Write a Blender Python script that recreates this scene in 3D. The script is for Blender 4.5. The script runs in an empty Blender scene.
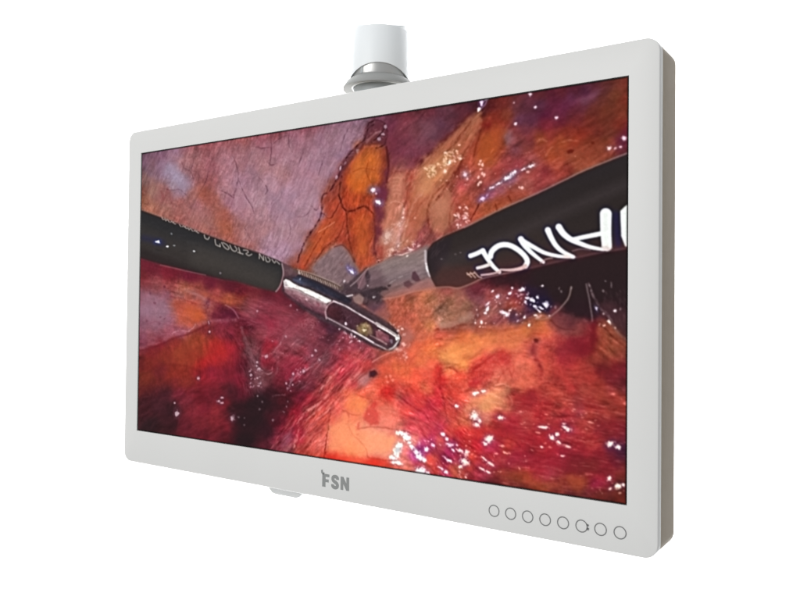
# A surgical display on a ceiling arm, photographed against a white studio backdrop.
import bpy, bmesh, math
import numpy as np
from mathutils import Matrix, Vector

scene = bpy.context.scene
COL = scene.collection
U = 0.0374                      # metres per design unit; the picture area is 16 x 9 units
R_ = math.radians


def srgb2lin(c):
    c = np.asarray(c, float)
    return np.where(c <= 0.04045, c / 12.92, ((c + 0.055) / 1.055) ** 2.4)


def hexc(h):
    return np.array([int(h[i:i + 2], 16) / 255 for i in (0, 2, 4)])


# =====================================================================
#  THE PICTURE SHOWN ON THE DISPLAY (an endoscopic view, painted in code)
#  It is drawn in image pixel coordinates; the fitted camera pose below maps the
#  16:9 picture area to them, so each stroke lands at its own (u, v).
# =====================================================================
PW, PH = 1056, 594
FR = np.array([[0.8285958, -0.0100203, 0.5597576],
               [-0.0011600, 0.9998069, 0.0196149],
               [-0.5598461, -0.0169022, 0.8284242]])
FT = np.array([-1.865, -0.0713, 20.7982])
FK = np.array([[776.6534, 0, 400.2366], [0, 776.6534, 293.2373], [0, 0, 1.0]])
# picture (u in 0..16, v in 0..9) -> image pixels
HM = FK @ np.column_stack([FR[:, 0], FR[:, 1], FT - 8 * FR[:, 0] - 4.5 * FR[:, 1]])
HI = np.linalg.inv(HM)

uu = (np.arange(PW) / (PW - 1) * 16)[None, :].repeat(PH, 0)
vv = (np.arange(PH) / (PH - 1) * 9)[:, None].repeat(PW, 1)
den = HM[2, 0] * uu + HM[2, 1] * vv + HM[2, 2]
PX = (HM[0, 0] * uu + HM[0, 1] * vv + HM[0, 2]) / den
PY = (HM[1, 0] * uu + HM[1, 1] * vv + HM[1, 2]) / den
rng = np.random.default_rng(11)


def vnoise(x, y, seed):
    t = np.random.default_rng(seed).random((128, 128))
    xi = np.floor(x).astype(int); yi = np.floor(y).astype(int)
    fx = x - xi; fy = y - yi
    fx = fx * fx * (3 - 2 * fx); fy = fy * fy * (3 - 2 * fy)
    a = t[yi & 127, xi & 127]; b = t[yi & 127, (xi + 1) & 127]
    c = t[(yi + 1) & 127, xi & 127]; d = t[(yi + 1) & 127, (xi + 1) & 127]
    return (a * (1 - fx) + b * fx) * (1 - fy) + (c * (1 - fx) + d * fx) * fy - 0.5


def fbm(x, y, seed, n=3):
    s = 0; a = 1; tot = 0
    for k in range(n):
        s = s + a * vnoise(x * 2 ** k + 7.3 * k, y * 2 ** k + 3.1 * k, seed + k); tot += a; a *= .55
    return s / tot


def window(x0, y0, x1, y1):
    P = np.array([[x0, x1, x1, x0], [y0, y0, y1, y1], [1, 1, 1, 1.0]])
    Q = HI @ P; Q = Q[:2] / Q[2]
    c0 = int(max(0, math.floor(Q[0].min() / 16 * (PW - 1)) - 1)); c1 = int(min(PW, math.ceil(Q[0].max() / 16 * (PW - 1)) + 2))
    r0 = int(max(0, math.floor(Q[1].min() / 9 * (PH - 1)) - 1)); r1 = int(min(PH, math.ceil(Q[1].max() / 9 * (PH - 1)) + 2))
    if c1 <= c0 or r1 <= r0: return None
    return slice(r0, r1), slice(c0, c1)


BASE = """
143,157,6e4a5e 150,160,7d5068 160,158,8a5a78 170,156,9a6a85 160,168,85648a 168,172,9a86ae 175,178,a594bc 181,183,a58cb0 172,185,a088a0 150,170,7a5468 145,180,8a5a58 143,190,8a4a3c
152,190,a06a58 160,192,a86058 165,195,a8504c 180,192,a2708a 185,165,b06a70 195,160,b46468 205,150,a85058 200,170,b45c60 210,165,b25060 208,180,b24c54 222,160,b86878 230,150,b85c64
225,175,c07080 225,190,c47888 203,195,b8502e 212,200,b85240 192,198,b86458 180,204,b45a50 245,145,b45a5c 260,140,ac5060 270,137,a44a55 268,147,a85060 255,155,bc6a70 262,165,c07070
280,150,b86a7c 300,140,a8586c 310,133,9a4c5c 290,160,b87484 300,170,ba7288 282,173,c07070 320,140,9a5c78 330,135,8c5668 325,155,a06a84 315,165,a8708c 330,170,a47088 250,172,a06478
240,165,b05a60 240,180,b4708a 270,182,c08090 300,183,b87c94 245,195,bc7c90 255,200,c48a98 275,205,b07c98 290,195,b480a0 300,205,bc8298 315,200,b8829a 320,215,b484a0 310,225,b88294
285,215,b47e98 260,215,c07c84 245,215,b86870 240,228,b4584c 250,238,b8605a 262,230,b86a6c 270,240,b07890 285,230,b8808c 285,250,b884a4 300,245,b47c90 275,255,b484a0 240,205,b87084
225,215,b85040 223,228,c05830 210,225,b46458 195,222,b06058 180,212,b45a50 165,210,b46854 150,208,b46848 145,200,a0583c 200,210,b46464 230,205,c0708a 215,235,b45a50 197,205,b4606a
150,268,7a2232 170,272,8a2030 190,276,7c1c34 210,282,6e1c30 230,288,641a2a 142,275,7a2830 145,285,8a3a40 155,287,98484c 170,287,a04444 185,290,a85a40 200,292,a44a3c 215,295,a84440
228,300,b4582e 140,295,8a5060 150,300,8c5a6c 160,305,9a7088 148,310,94708a 160,312,a07a90 145,322,80485c 155,325,9a5c70 170,318,a8607a 165,297,9a5060 180,295,a8605c 195,297,a85c58
205,303,a85a58 180,305,b85040 190,310,c85c30 185,318,c05c40 198,315,c4581e 193,303,b84a34 208,310,b05a50 215,312,8a2a38 222,308,6a1c30 230,312,5e1a30 225,318,742034 180,330,a85464
165,333,a05060 150,335,984c58 140,335,8a4458 140,345,7c3648 160,345,781a28 175,342,8a2a28 190,345,a44a22 200,340,a04020 205,350,a03c1c 215,345,b02a22 220,352,c02822 228,348,b02030
205,332,8c2a30 220,330,8a2838 230,335,8a2438 180,352,a84e20 165,355,8a2c24 150,352,6e1a26 140,362,5e1c20 150,362,762420 165,358,8e3420 182,358,a4441e 192,357,a83c1c 200,362,ac1c20
210,358,b82024 222,357,b42430 232,360,801c2c 145,378,6a2a1c 160,370,5e1a28 172,372,8a2a1c 182,375,8c2818 185,382,8a2c24 175,382,74202a 200,375,8c1a26 212,372,8a1c30 225,375,741a2c
150,390,4c1a22 165,392,4a1c26 180,393,782030 190,390,7c1c2a 200,395,6e1622 215,392,781c2a 228,388,4e1a24 145,410,401a20 160,405,421c24 172,408,381a20 185,400,7a2430 192,410,882430
205,408,761a28 215,413,92262e 222,405,7e1c28 232,410,3a181e 150,425,2e1a1e 170,422,3c1a20 185,425,681c28 200,422,82222c 215,420,86222c 225,425,7c1c28 232,422,541822 160,430,381a1e
200,435,6a1a26 225,438,5e1822 238,345,8a1c2c 245,340,5a2a30 250,350,7a4048 255,360,74404a 240,365,5a1424 240,380,841a2e 243,395,6e182a 250,375,4a1e28 257,372,8a5058 258,380,7c464e
265,360,a02438 270,345,a02034 275,352,94404c 285,340,8a3c48 295,343,94505a 300,350,84303c 285,358,902e3c 300,365,a0263a 295,375,9c243a 270,365,6a1c28 268,375,6c3038 278,380,6a1c2a
288,375,94243a 292,385,5a1a28 310,355,883848 320,350,74303e 330,340,5a2634 325,360,6a3a44 330,365,a03a48 315,372,8a3844 310,385,782838 300,385,6a2c3a 320,380,9a3640 330,378,c03a3c
318,390,a83238 330,390,d04444 300,395,74162a 310,400,a01c2e 320,402,b82832 330,405,dc5448 285,400,56141f 270,395,3e161f 260,400,2e1a20 250,405,2c1a1e 240,408,3a181f 240,420,2a181e
255,420,2a181c 265,430,3a1620 245,440,26181c 262,445,541a26 275,420,5e1424 285,430,8a1a30 278,440,7e2438 288,437,8c3a50 300,420,a81a30 295,410,8c1628 298,440,b8263a 285,448,8c3c48
275,450,702838 300,430,b02238 310,425,e04c44 320,415,e8503c 330,408,f0644c 312,440,e06050 322,440,f07860 320,430,ec6450 330,430,f68a50 332,445,f88a50 300,450,d04c40 310,453,dc5038
325,457,e43c24 333,460,e42c20 326,420,ee5e40 345,395,e06038 350,405,ee7038 358,403,f07a38 340,400,d05048 338,410,d85048 345,415,ee6c40 340,430,fa8e50 345,440,fa8c50 350,450,f88440
340,455,f05028 355,435,f88c58 360,432,f09060 368,440,eca074 378,442,f0a078 388,440,f4a070 375,450,f29870 360,450,f88c50 385,452,f49068 385,395,c82020 390,392,cc2020 380,400,e05038
362,395,e05c38 372,391,e06440 385,410,e86048 395,415,e06050 385,420,e87058 395,425,e06858 405,410,dc4c40 405,400,c8404a 398,395,e06050 410,390,d83c2c 425,390,ee6834 420,400,d02c2c
430,405,c82840 425,415,cc3048 415,420,d84c58 410,430,d44c58 425,430,e04858 430,440,cc3070 410,440,f08070 420,450,a83088 380,470,f0603c 390,475,f07858 400,465,f08068 410,472,f07858
375,462,e83420 418,455,c04090 428,460,f05038 420,465,dc4050 435,470,e03c30 430,480,d04050 437,478,9a2060 445,475,b82858 445,460,8c1840 450,450,a82050 455,445,8a2870 440,440,e05050
448,435,d83038 460,435,e02030 465,445,e03030 468,455,e84028 462,460,902048 470,465,c83838 455,470,c05838 462,478,c04838 470,478,a02834 440,310,a87058 450,315,a87050 460,312,a06a50
470,320,9a6050 440,322,b07c60 475,310,8a4c48 480,318,a05048 490,312,a05c50 495,320,944448 515,318,6c3850 520,310,8a4038 480,328,a04838 455,328,9a4838 440,332,b84830 445,340,d06038
460,335,d06028 475,338,d87030 490,338,d46c34 510,335,c86030 525,330,c4682c 520,340,cc6038 470,350,e07c38 455,350,e08038 445,355,f09040 440,345,dc6030 490,350,dc7040 505,347,d46038
450,362,ee8a48 462,365,f08a3c 475,355,e46838 480,362,d84030 475,370,d43028 490,358,cc3838 500,355,c83430 505,360,c02830 495,365,d85040 500,373,e06850 515,360,e06848 520,350,dc6044
525,365,e06448 532,350,b84848 485,375,d44038 460,377,e44c30 437,370,d81c24 445,370,f07840 438,378,d82028 515,378,e05848 530,378,e85c44 400,312,d0683c 395,318,b05838 405,315,c05c40
415,325,c86838 425,315,c87040 430,325,d08040 420,335,d06c40 405,330,b05c50 408,338,a06058 400,345,a85058 415,345,e06030 425,345,e86c30 432,350,f08030 410,355,e05830 420,360,f07838
430,365,e85c38 400,355,c05038 395,365,d8602c 405,370,e8602c 415,375,ec5030 428,375,e84838 385,370,e0502c 375,375,a84840 380,380,e85030 365,365,c83838 350,365,c03844 340,370,c43040
345,355,c83a44 340,345,8c3444 350,345,a84050 355,355,b84448 365,355,a8404c 360,345,8a3848 375,355,a04448 385,360,c85038 338,360,9c3040 338,380,cc3844 350,380,d8444c 362,378,c06868
540,320,cc6a2c 545,330,d06030 537,333,cc5c2c 550,325,b04c40 560,320,7c3a40 555,312,7a3038 570,325,5c2030 565,330,9a4848 575,330,94403c 585,325,8a2c30 592,325,801c2a 600,328,a0482c
610,335,9c4a2c 620,345,94442c 610,350,a04c30 600,345,a0442c 620,355,9a4030 605,362,983a2e 590,350,8a2028 590,338,821c28 578,342,82182a 580,350,84182c 570,345,8e1c30 560,350,a83040
560,340,b43a3c 550,345,c84840 545,350,d44c3c 550,360,d04840 560,358,b82c3c 570,362,b83038 580,362,a83430 595,358,a44030 545,365,d85040 575,370,b83c34 600,370,881c28 615,368,7c1824
625,365,701a26 628,355,8a3c34 540,343,c04840 600,300,3a2028 615,305,40242c 620,320,5c3038 610,312,3e1c28 580,310,3a1a28 570,305,301826 590,315,361828 628,330,5c2c36 437,390,c82830
440,400,c82030 445,395,d84030 455,390,d84030 465,385,e05038 475,388,e86c40 455,405,d03c38 450,415,e04838 460,400,dc4c38 475,400,e87c50 490,400,e89458 485,407,ec9c58 500,395,e08458
505,405,e48a58 500,385,e07850 495,380,d86848 475,383,c02838 520,385,e06c44 530,383,e0704c 515,395,c84038 525,400,b82c34 532,395,a82434 470,410,e88850 465,420,e87040 485,418,e88068
480,430,d83034 495,425,d83838 500,418,d84050 515,415,c83848 510,425,c02038 525,420,d05450 530,428,cc5048 520,430,c83040 500,432,cc2c34 510,440,dc4038 520,445,c82434 532,440,b81c30
475,445,d42038 465,435,d84438 455,425,e05838 445,420,d04048 440,428,b02850 450,432,e04c3c 460,447,dc2838 490,450,c03060 497,448,b82050 505,450,e84830 540,375,e05044 545,380,dc5844
555,375,c83c38 540,390,e06044 550,390,d84c38 560,395,d04c38 570,390,b02c2e 575,378,b83e34 590,378,b83830 600,385,b0402c 600,395,a8442c 585,390,b04838 575,400,a84050 580,410,a83c54
565,400,cc4c3c 545,402,cc3034 555,408,e04440 540,415,cc2430 550,420,d84848 565,415,c03040 590,405,a82c30 600,408,98202a 590,415,b0402e 605,415,b04438 615,410,a03828 620,400,9c3c2a
615,395,9a3828 625,415,9c3c2c 605,400,a04428 620,385,7c2838 625,375,6c1c2c 610,378,7c2030 610,390,8c3038 628,390,6c2434 610,425,902028 620,430,701828 600,430,982434 585,425,b03c38
570,430,a83048 575,440,b02c38 590,440,a8242c 605,440,901c2c 560,440,c02c44 545,440,d82c38 535,430,d03038 625,440,501c38 540,450,d82030 550,450,cc2038 560,450,b02040 575,445,b42030
590,445,c03434 600,442,a82c2c 585,455,b02438 600,450,a81c30 565,460,a02038 550,462,b81c38 540,462,c02038 575,462,6c2430 585,463,683024 595,463,602c20 590,470,5c2c1c 580,472,602820
570,468,681c28 575,458,8a2034 600,460,80202c 605,465,8c1c30 615,460,4a1838 620,450,341838 610,448,6c2040 625,465,581c20 620,475,64201c 608,470,7c2028 560,470,902838 550,470,a83850
540,470,b8243c 545,478,b42c50 535,477,b83040 560,480,8a2838 570,480,b05028 580,481,b8601c 575,487,a44c20 560,485,94402c 545,483,94502c 538,485,a04c20 540,490,9c4418 555,490,7c2c28
590,475,8c2028 600,477,a81c34 593,482,9c1848 600,485,8c1c3c 610,478,902434 618,480,5c2c20 615,490,64281c 600,492,6c2c20 585,492,6c2830 570,495,5c2430 600,500,702420 620,500,6c2418
590,498,6c2424 626,490,5a1c1a 515,455,b8204a 525,457,a01c38 500,462,d04050 490,455,d82838 480,460,c82c40 478,470,b02c48 485,478,a83050 470,490,8a2038 488,472,b83c50 500,470,9c2c38
510,462,a82c4c 520,462,a02840 530,462,9c2030 505,478,90402c 515,478,a04c20 525,477,b05018 532,482,a04c1c 498,482,682420 495,477,742428 510,485,74302c 520,487,702c28 530,488,802c24
488,484,64202c 475,480,b83048 460,485,782030 345,125,a06880 355,120,94647c 365,118,80586c 340,140,a8708c 350,135,a07088 358,135,8c6070 345,150,9c6c88 338,155,946484 375,117,7c4058
385,115,743c50 395,113,6c2c38 405,115,783038 420,112,78343c 432,110,642832 390,125,743048 400,130,7c3840 395,140,742c3c 405,140,783844 415,130,7c4448 425,130,805058 432,135,745060
420,142,84505c 430,145,7c4450 400,150,84384a 410,152,94485c 420,150,8c4458 430,150,702834 390,150,7c3040 392,160,843c48 402,165,b06058 410,165,a04c54 418,160,742430 428,160,c07850
433,165,d08450 440,110,58303c 450,115,54303a 460,108,502028 470,107,481c28 440,125,5c3c50 450,128,603848 460,120,582028 440,135,5c3040 445,140,702c30 455,135,803030 460,130,783030
470,120,7c3c38 465,128,7c3828 475,130,7c3024 450,145,a04c34 440,150,a85834 460,142,98402c 470,140,8c3824 480,110,501820 490,108,58181c 500,105,702420 495,115,802818 505,115,843820
490,120,90341c 492,125,6c1418 485,127,8c2818 500,122,9c341c 485,140,a84c18 495,135,a84018 490,150,b05018 480,150,a04418 500,145,903c1c 510,130,803030 508,138,844850 515,110,6c3038
525,110,642c3c 520,120,643048 530,118,602840 525,130,78303c 520,140,843838 530,140,803034 515,150,84404c 525,152,8c3c34 540,95,5c2028 550,93,541828 560,92,5c1c28 575,88,501828
585,92,4c1c34 595,88,5c2430 605,85,642c2c 615,82,703024 625,80,742c20 540,105,5c2840 555,103,601c34 565,108,5a1c38 570,100,5c2440 583,100,6c3448 592,96,683040 600,100,682c24
615,95,70341c 625,100,7a2c1c 545,115,641838 560,112,68203a 570,112,64202c 580,108,6c2838 590,110,682820 605,110,70301c 620,112,74301c 545,125,782030 560,122,6c1c30 575,120,702428
590,120,70281c 605,120,6c2c1c 620,125,782818 550,135,882c24 565,132,842c1c 580,132,842818 595,132,74281c 610,132,743020 625,130,64182c 540,140,94401c 560,141,a04818 575,140,903418
590,142,7c3018 605,142,78341c 620,143,641c34 540,150,a04028 550,155,a84c1c 560,155,a44820 575,158,a04c28 585,150,944024 600,150,8c4024 610,148,a04430 618,148,7c2c38 580,168,a04c2c
565,170,8c3024 555,165,a8482c 545,172,9c3038 540,185,a03c3c 550,180,a0403c 560,178,98382c 590,162,984828 603,158,904028 535,165,a0403c 440,160,c07838 445,170,cc7c44 435,175,d08040
450,165,b0542c 457,170,842c20 450,185,a84c34 440,190,b46040 460,160,a04020 470,160,b05030 465,172,b04c3c 480,160,c06028 475,170,b05038 490,160,b05a28 485,172,b05040 495,170,a84038
505,162,a44040 515,165,a43c44 520,157,8c3438 530,158,a04848 470,180,a84c48 460,185,a84444 475,187,a84838 455,195,b05440 440,205,b06038 445,215,b46440 437,220,b46c48 455,208,a44430
465,200,b85430 475,195,b05040 485,190,9c4040 490,195,9c4c6c 500,190,a05060 510,180,905068 495,205,b85820 485,210,c06028 500,200,a84824 510,195,a04428 515,188,a85040 525,185,a04c44
520,195,a8482c 505,205,b05828 475,215,b05028 465,218,a84434 460,225,b45c58 455,228,a04c40 360,148,b85420 368,150,c06020 375,155,b85c24 350,165,b84c18 360,165,c86018 370,160,cc6818
380,160,b0541c 348,180,c85410 358,185,cc5c10 368,180,c86018 376,178,c05c18 345,195,c04818 355,200,c04c18 365,200,c04818 372,190,b84c20 352,215,b84418 362,215,bc4c18 370,215,b04418
355,230,bc4c18 365,235,b84818 372,230,a84018 360,250,c45c20 365,260,b85020 352,245,a84018 380,190,7a2c40 384,195,6c2038 378,205,702838 380,215,742c40 378,230,7c3040 386,175,7c3030
386,160,702c2c 345,165,8a3830 338,175,7c3038 335,190,8c3830 338,185,94402c 325,200,a04028 330,210,b04424 338,205,b03c20 325,220,b44018 335,220,b44418 320,230,b44814 325,235,c05018
312,235,983418 310,245,a84c18 318,248,b04c18 305,255,a84418 300,262,a83c18 335,232,c05020 340,215,b83c20 342,235,b04028 392,180,b05840 398,180,c87850 396,190,c87454 388,205,c47044
393,200,b86844 390,215,c87848 387,225,c87c4c 384,240,c08060 395,215,b06044 400,210,d08c6c 400,225,d89080 395,235,dca090 405,220,cc8070 397,245,d0a0a0 405,240,c08080 410,175,b85038
408,190,c06040 412,200,b05430 415,190,c06c3c 418,175,c07048 425,175,d0a070 430,170,d8a860 420,190,d08c5c 425,185,d0885c 415,205,a83c28 410,215,b03c28 412,220,a83830 420,210,a85834
425,205,b06040 430,195,c07848 428,215,a85038 432,210,b87450 415,235,a04048 420,230,984444 425,235,8a4440 408,232,b85058 410,248,a85058 402,255,b06060 392,250,a04848 382,250,b04c38
388,260,a04838 378,265,a8503c 370,268,a84c30 372,275,9c5040 395,305,b86040 380,305,a05858 385,315,b06040 405,305,c06838 415,300,c07040 425,298,c87840 410,295,b05840 432,300,b87848
440,298,a86048 450,300,a06848 445,290,a04c44 460,300,a86450 470,295,803c48 465,305,a06c50 478,300,8a4850 475,290,6c2430 490,280,641c28 510,280,5c1c28 520,275,4a1824 490,295,9c4444
500,300,a85858 515,295,8c3038 510,305,a84430 520,300,903030 525,310,643048 530,305,302050 535,300,281c50 530,290,3c1c40 540,290,341828 545,305,20184a 550,280,30181e 570,285,2c1a20
590,280,2a181e 610,275,281a1e 625,280,2a1a20 595,295,2c1822 560,295,2c1624 240,292,781c2c 255,300,8a3034 240,300,a04028 245,305,8a3c40 260,305,903040 275,300,7a2230 290,305,6e1c2c
250,312,944450 270,312,8c2838 285,312,8a2c38 300,318,74202e 255,322,7a1c30 270,322,941c34 285,322,8c3040 300,325,8c3a44 310,320,8c404a 320,330,7c3040 245,325,741c30 240,332,80202c
260,332,943844 290,333,94404c 275,333,8e2a3a 310,333,8a3844 325,322,4c2030 330,328,4a2434 268,290,6a1c28 285,298,5c1c2a 300,308,4a1824 325,262,8a6e70 335,255,8c7074 343,262,86686c
332,272,86686a 345,275,6c4c54 320,268,866460 340,282,70525a
"""
pts = [t.split(',') for t in BASE.split()]
bx = np.array([float(t[0]) for t in pts]); by = np.array([float(t[1]) for t in pts])
bc = np.array([hexc(t[2]) for t in pts])


def base_layer():
    # half resolution, organic domain warp
    X = PX[::2, ::2]; Y = PY[::2, ::2]
    X = X + 5 * fbm(X / 6, Y / 6, 21, 4); Y = Y + 5 * fbm(X / 6 + 40, Y / 6, 31, 4)
    num = np.zeros(X.shape + (3,)); w_ = np.zeros(X.shape)
    for i in range(len(bx)):
        d2 = (X - bx[i]) ** 2 + (Y - by[i]) ** 2
        w = 1.0 / (d2 + 22.0) ** 2.25
        num += w[..., None] * bc[i]; w_ += w
    s = num / w_[..., None]
    # bilinear upsample
    def up(a, ax, n):
        pos = np.linspace(0, a.shape[ax] - 1, n); i0 = np.floor(pos).astype(int); i1 = np.minimum(i0 + 1, a.shape[ax] - 1)
        f = pos - i0; f = f[:, None, None] if ax == 0 else f[None, :, None]
        return np.take(a, i0, ax) * (1 - f) + np.take(a, i1, ax) * f
    return up(up(s, 0, PH), 1, PW)


img = base_layer()


def smooth(P, step=2.0):
    P = np.array(P, float)
    if len(P) < 3: return P
    Q = np.vstack([2 * P[0] - P[1], P, 2 * P[-1] - P[-2]])
    out = []
    for i in range(1, len(Q) - 2):
        n = max(2, int(np.hypot(*(Q[i + 1][:2] - Q[i][:2])) / step))
        for k in range(n):
            t = k / n
            out.append(.5 * ((2 * Q[i]) + (-Q[i - 1] + Q[i + 1]) * t + (2 * Q[i - 1] - 5 * Q[i] + 4 * Q[i + 1] - Q[i + 2]) * t * t
                             + (-Q[i - 1] + 3 * Q[i] - 3 * Q[i + 1] + Q[i + 2]) * t ** 3))
    out.append(P[-1])
    return np.array(out)


def blend(sl, cov, col):
    c = hexc(col) if isinstance(col, str) else np.asarray(col)
    img[sl] = img[sl] * (1 - cov[..., None]) + c * cov[..., None]


def stroke(P, w, col, a=1.0, f=0.9, taper=False, sm=True, rag=0.0, w1=None):
    """a brush line through P (image pixel points), w wide"""
    Q = smooth(P) if sm else np.array(P, float)
    n = len(Q); ws = np.full(n, float(w))
    if w1 is not None: ws = np.linspace(w, w1, n)
    if taper: ws = ws * (0.25 + 0.75 * np.sin(np.linspace(0.08, math.pi - 0.08, n)))
    m = ws.max() / 2 + f + 1 + rag
    sl = window(Q[:, 0].min() - m, Q[:, 1].min() - m, Q[:, 0].max() + m, Q[:, 1].max() + m)
    if sl is None: return
    X = PX[sl]; Y = PY[sl]
    if rag: 
        X = X + rag * 2 * fbm(X / 3, Y / 3, 91, 2); Y = Y + rag * 2 * fbm(X / 3 + 9, Y / 3, 93, 2)
    best = np.full(X.shape, -9.0)
    for i in range(n - 1):
        ax, ay = Q[i]; dx, dy = Q[i + 1] - Q[i]; L = dx * dx + dy * dy + 1e-9
        t = np.clip(((X - ax) * dx + (Y - ay) * dy) / L, 0, 1)
        d = np.hypot(X - ax - t * dx, Y - ay - t * dy)
        best = np.maximum(best, (ws[i] * (1 - t) + ws[i + 1] * t) / 2 - d)
    cov = np.clip(best / f + .5, 0, 1) * a
    if rag >= .5: cov = cov * np.clip(.72 + 1.5 * fbm(PX[sl] / 3.1, PY[sl] / 3.1, 97, 2), .1, 1.15)
    blend(sl, np.clip(cov, 0, 1), col)


def polymask(P, f=1.0, rag=0.0, rs=4.0, full=False, m=3):
    P = np.array(P, float)
    m = m + f + rag
    sl = (slice(0, PH), slice(0, PW)) if full else window(P[:, 0].min() - m, P[:, 1].min() - m, P[:, 0].max() + m, P[:, 1].max() + m)
    if sl is None: return None, None
    X = PX[sl]; Y = PY[sl]
    if rag:
        X, Y = X + rag * 2 * fbm(X / rs, Y / rs, 51, 2), Y + rag * 2 * fbm(X / rs + 9, Y / rs, 53, 2)
    d = np.full(X.shape, 1e9); ins = np.zeros(X.shape, bool)
    n = len(P)
    for i in range(n):
        ax, ay = P[i]; bx_, by_ = P[(i + 1) % n]
        dx, dy = bx_ - ax, by_ - ay; L = dx * dx + dy * dy + 1e-9
        t = np.clip(((X - ax) * dx + (Y - ay) * dy) / L, 0, 1)
        d = np.minimum(d, np.hypot(X - ax - t * dx, Y - ay - t * dy))
        if dy != 0:
            ins ^= ((ay > Y) != (by_ > Y)) & (X < dx * (Y - ay) / dy + ax)
    return sl, np.clip(np.where(ins, d, -d) / f + .5, 0, 1)


def poly(P, col, a=1.0, f=1.0, rag=0.0, rs=4.0):
    sl, c = polymask(P, f, rag, rs)
    if sl is not None: blend(sl, c * a, col)


def gradpoly(P, cols, axis, f=1.0, rag=0.0):
    """polygon filled with a ramp of colours [(t, hex)] across axis ((x0,y0),(x1,y1))"""
    sl, c = polymask(P, f, rag)
    if sl is None: return
    (x0, y0), (x1, y1) = axis
    t = ((PX[sl] - x0) * (x1 - x0) + (PY[sl] - y0) * (y1 - y0)) / ((x1 - x0) ** 2 + (y1 - y0) ** 2)
    ts = [q[0] for q in cols]; cs = np.array([hexc(q[1]) for q in cols])
    col = np.stack([np.interp(t, ts, cs[:, k]) for k in range(3)], -1)
    img[sl] = img[sl] * (1 - c[..., None]) + col * c[..., None]


def streak(P, ang, long, short, amp, seed, tint=(1, 1, 1), f=8, warp=3):
    """grain of fibres along ang (degrees) inside P"""
    sl, c = polymask(P, f, m=6)
    X = PX[sl]; Y = PY[sl]
    X = X + warp * fbm(X / 14, Y / 14, seed + 50, 2); Y = Y + warp * fbm(X / 14, Y / 14 + 5, seed + 60, 2)
    a = R_(ang); s = X * math.cos(a) + Y * math.sin(a); q = -X * math.sin(a) + Y * math.cos(a)
    n = fbm(s / long, q / short, seed, 3) * 2
    img[sl] = img[sl] * (1 + .8 * amp * (c * n)[..., None] * np.array(tint))


def inpoly(P, n):
    P = np.array(P, float); out = []
    lo = P.min(0); hi = P.max(0)
    while len(out) < n:
        x, y = lo + rng.random(2) * (hi - lo); k = False
        for i in range(len(P)):
            ax, ay = P[i]; bx_, by_ = P[(i + 1) % len(P)]
            if (ay > y) != (by_ > y) and x < (bx_ - ax) * (y - ay) / (by_ - ay) + ax: k = not k
        if k: out.append((x, y))
    return out


def scatter(P, n, ang, dang, ln, wd, cols, a=(.2, .6), bend=.2, f=.9):
    for x, y in inpoly(P, int(n * 1.5)):
        th = R_(ang + rng.normal() * dang); L = ln * (.35 + .8 * rng.random()); w = wd * (.35 + .7 * rng.random())
        dx, dy = math.cos(th) * L / 2, math.sin(th) * L / 2; b = rng.normal() * bend * .5
        stroke([(x - dx, y - dy), (x - dy * b, y + dx * b), (x + dx, y + dy)], w, cols[rng.integers(len(cols))],
               (a[0] + (a[1] - a[0]) * rng.random()) * .5, f, taper=True)


def glint(x, y, rx, ry, ang=0, col='ffffff', a=1.0, halo=None, hs=2.6, ha=.6, rag=1.7):
    th = R_(ang)
    def cov(sx, sy, soft, rg):
        m = max(sx, sy) * 1.6 + 3
        sl = window(x - m, y - m, x + m, y + m)
        if sl is None: return None, None
        X = PX[sl] - x; Y = PY[sl] - y
        u = (X * math.cos(th) + Y * math.sin(th)) / sx; v = (-X * math.sin(th) + Y * math.cos(th)) / sy
        r = np.hypot(u, v) + rg * fbm((X + x) / 1.7, (Y + y) / 1.7, 71, 2)
        return sl, np.clip((1 - r) / soft + .5, 0, 1)
    if halo:
        sl, c = cov(rx * hs, ry * hs, .9, rag * .5)
        if sl is not None: blend(sl, c * ha, halo)
    sl, c = cov(rx, ry, .7 if max(rx, ry) > 1.2 else 1.1, rag)
    if sl is not None: blend(sl, c * a, col)


def glints(P, n, r, cols=('ffffff', 'e8d8f0', 'f0c8d0'), halo=None, ang=0, dang=40, asp=1.8, a=(.5, 1)):
    for x, y in inpoly(P, n):
        q = r * (.5 + rng.random() ** 2)
        glint(x, y, q * asp * (.6 + .6 * rng.random()), q, ang + rng.normal() * dang, cols[rng.integers(len(cols))],
              a[0] + (a[1] - a[0]) * rng.random(), halo, 2.2, .35)


def soft(a, s):
    n = int(3 * s + 1); k = np.exp(-.5 * (np.arange(-n, n + 1) / s) ** 2); k /= k.sum()
    for ax in (0, 1):
        pad = [(n, n) if i == ax else (0, 0) for i in range(3)]; p = np.pad(a, pad, mode='edge'); o = 0
        for i, w in enumerate(k): o = o + w * (p[i:i + a.shape[0]] if ax == 0 else p[:, i:i + a.shape[1]])
        a = o
    return a


# ---- overall tissue mottling
full = [(120, 60), (640, 60), (640, 520), (120, 520)]
n1 = fbm(PX / 9, PY / 9, 101, 4) * 2; n2 = fbm(PX / 2.6, PY / 2.6, 111, 2) * 2; n3 = fbm(PX / 5, PY / 5, 121, 3) * 2
rid = 1 - np.abs(fbm(PX / 4.2, PY / 4.2, 131, 3)) * 4
rid2 = 1 - np.abs(fbm(PX / 2.2, PY / 2.2, 141, 2)) * 4
wet = 1 - .75 * np.clip(polymask([(325, 460), (335, 415), (360, 388), (388, 420), (400, 462)], 16, 2, full=True)[1]
                        + polymask([(139, 340), (235, 335), (268, 400), (262, 450), (137, 432)], 18, 2, full=True)[1]
                        + polymask([(500, 92), (628, 76), (628, 148), (560, 170), (520, 150)], 18, 2, full=True)[1]
                        + polymask([(445, 340), (500, 332), (540, 330), (545, 372), (512, 350), (470, 366), (445, 362)], 10, 2, full=True)[1], 0, 1)
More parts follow.
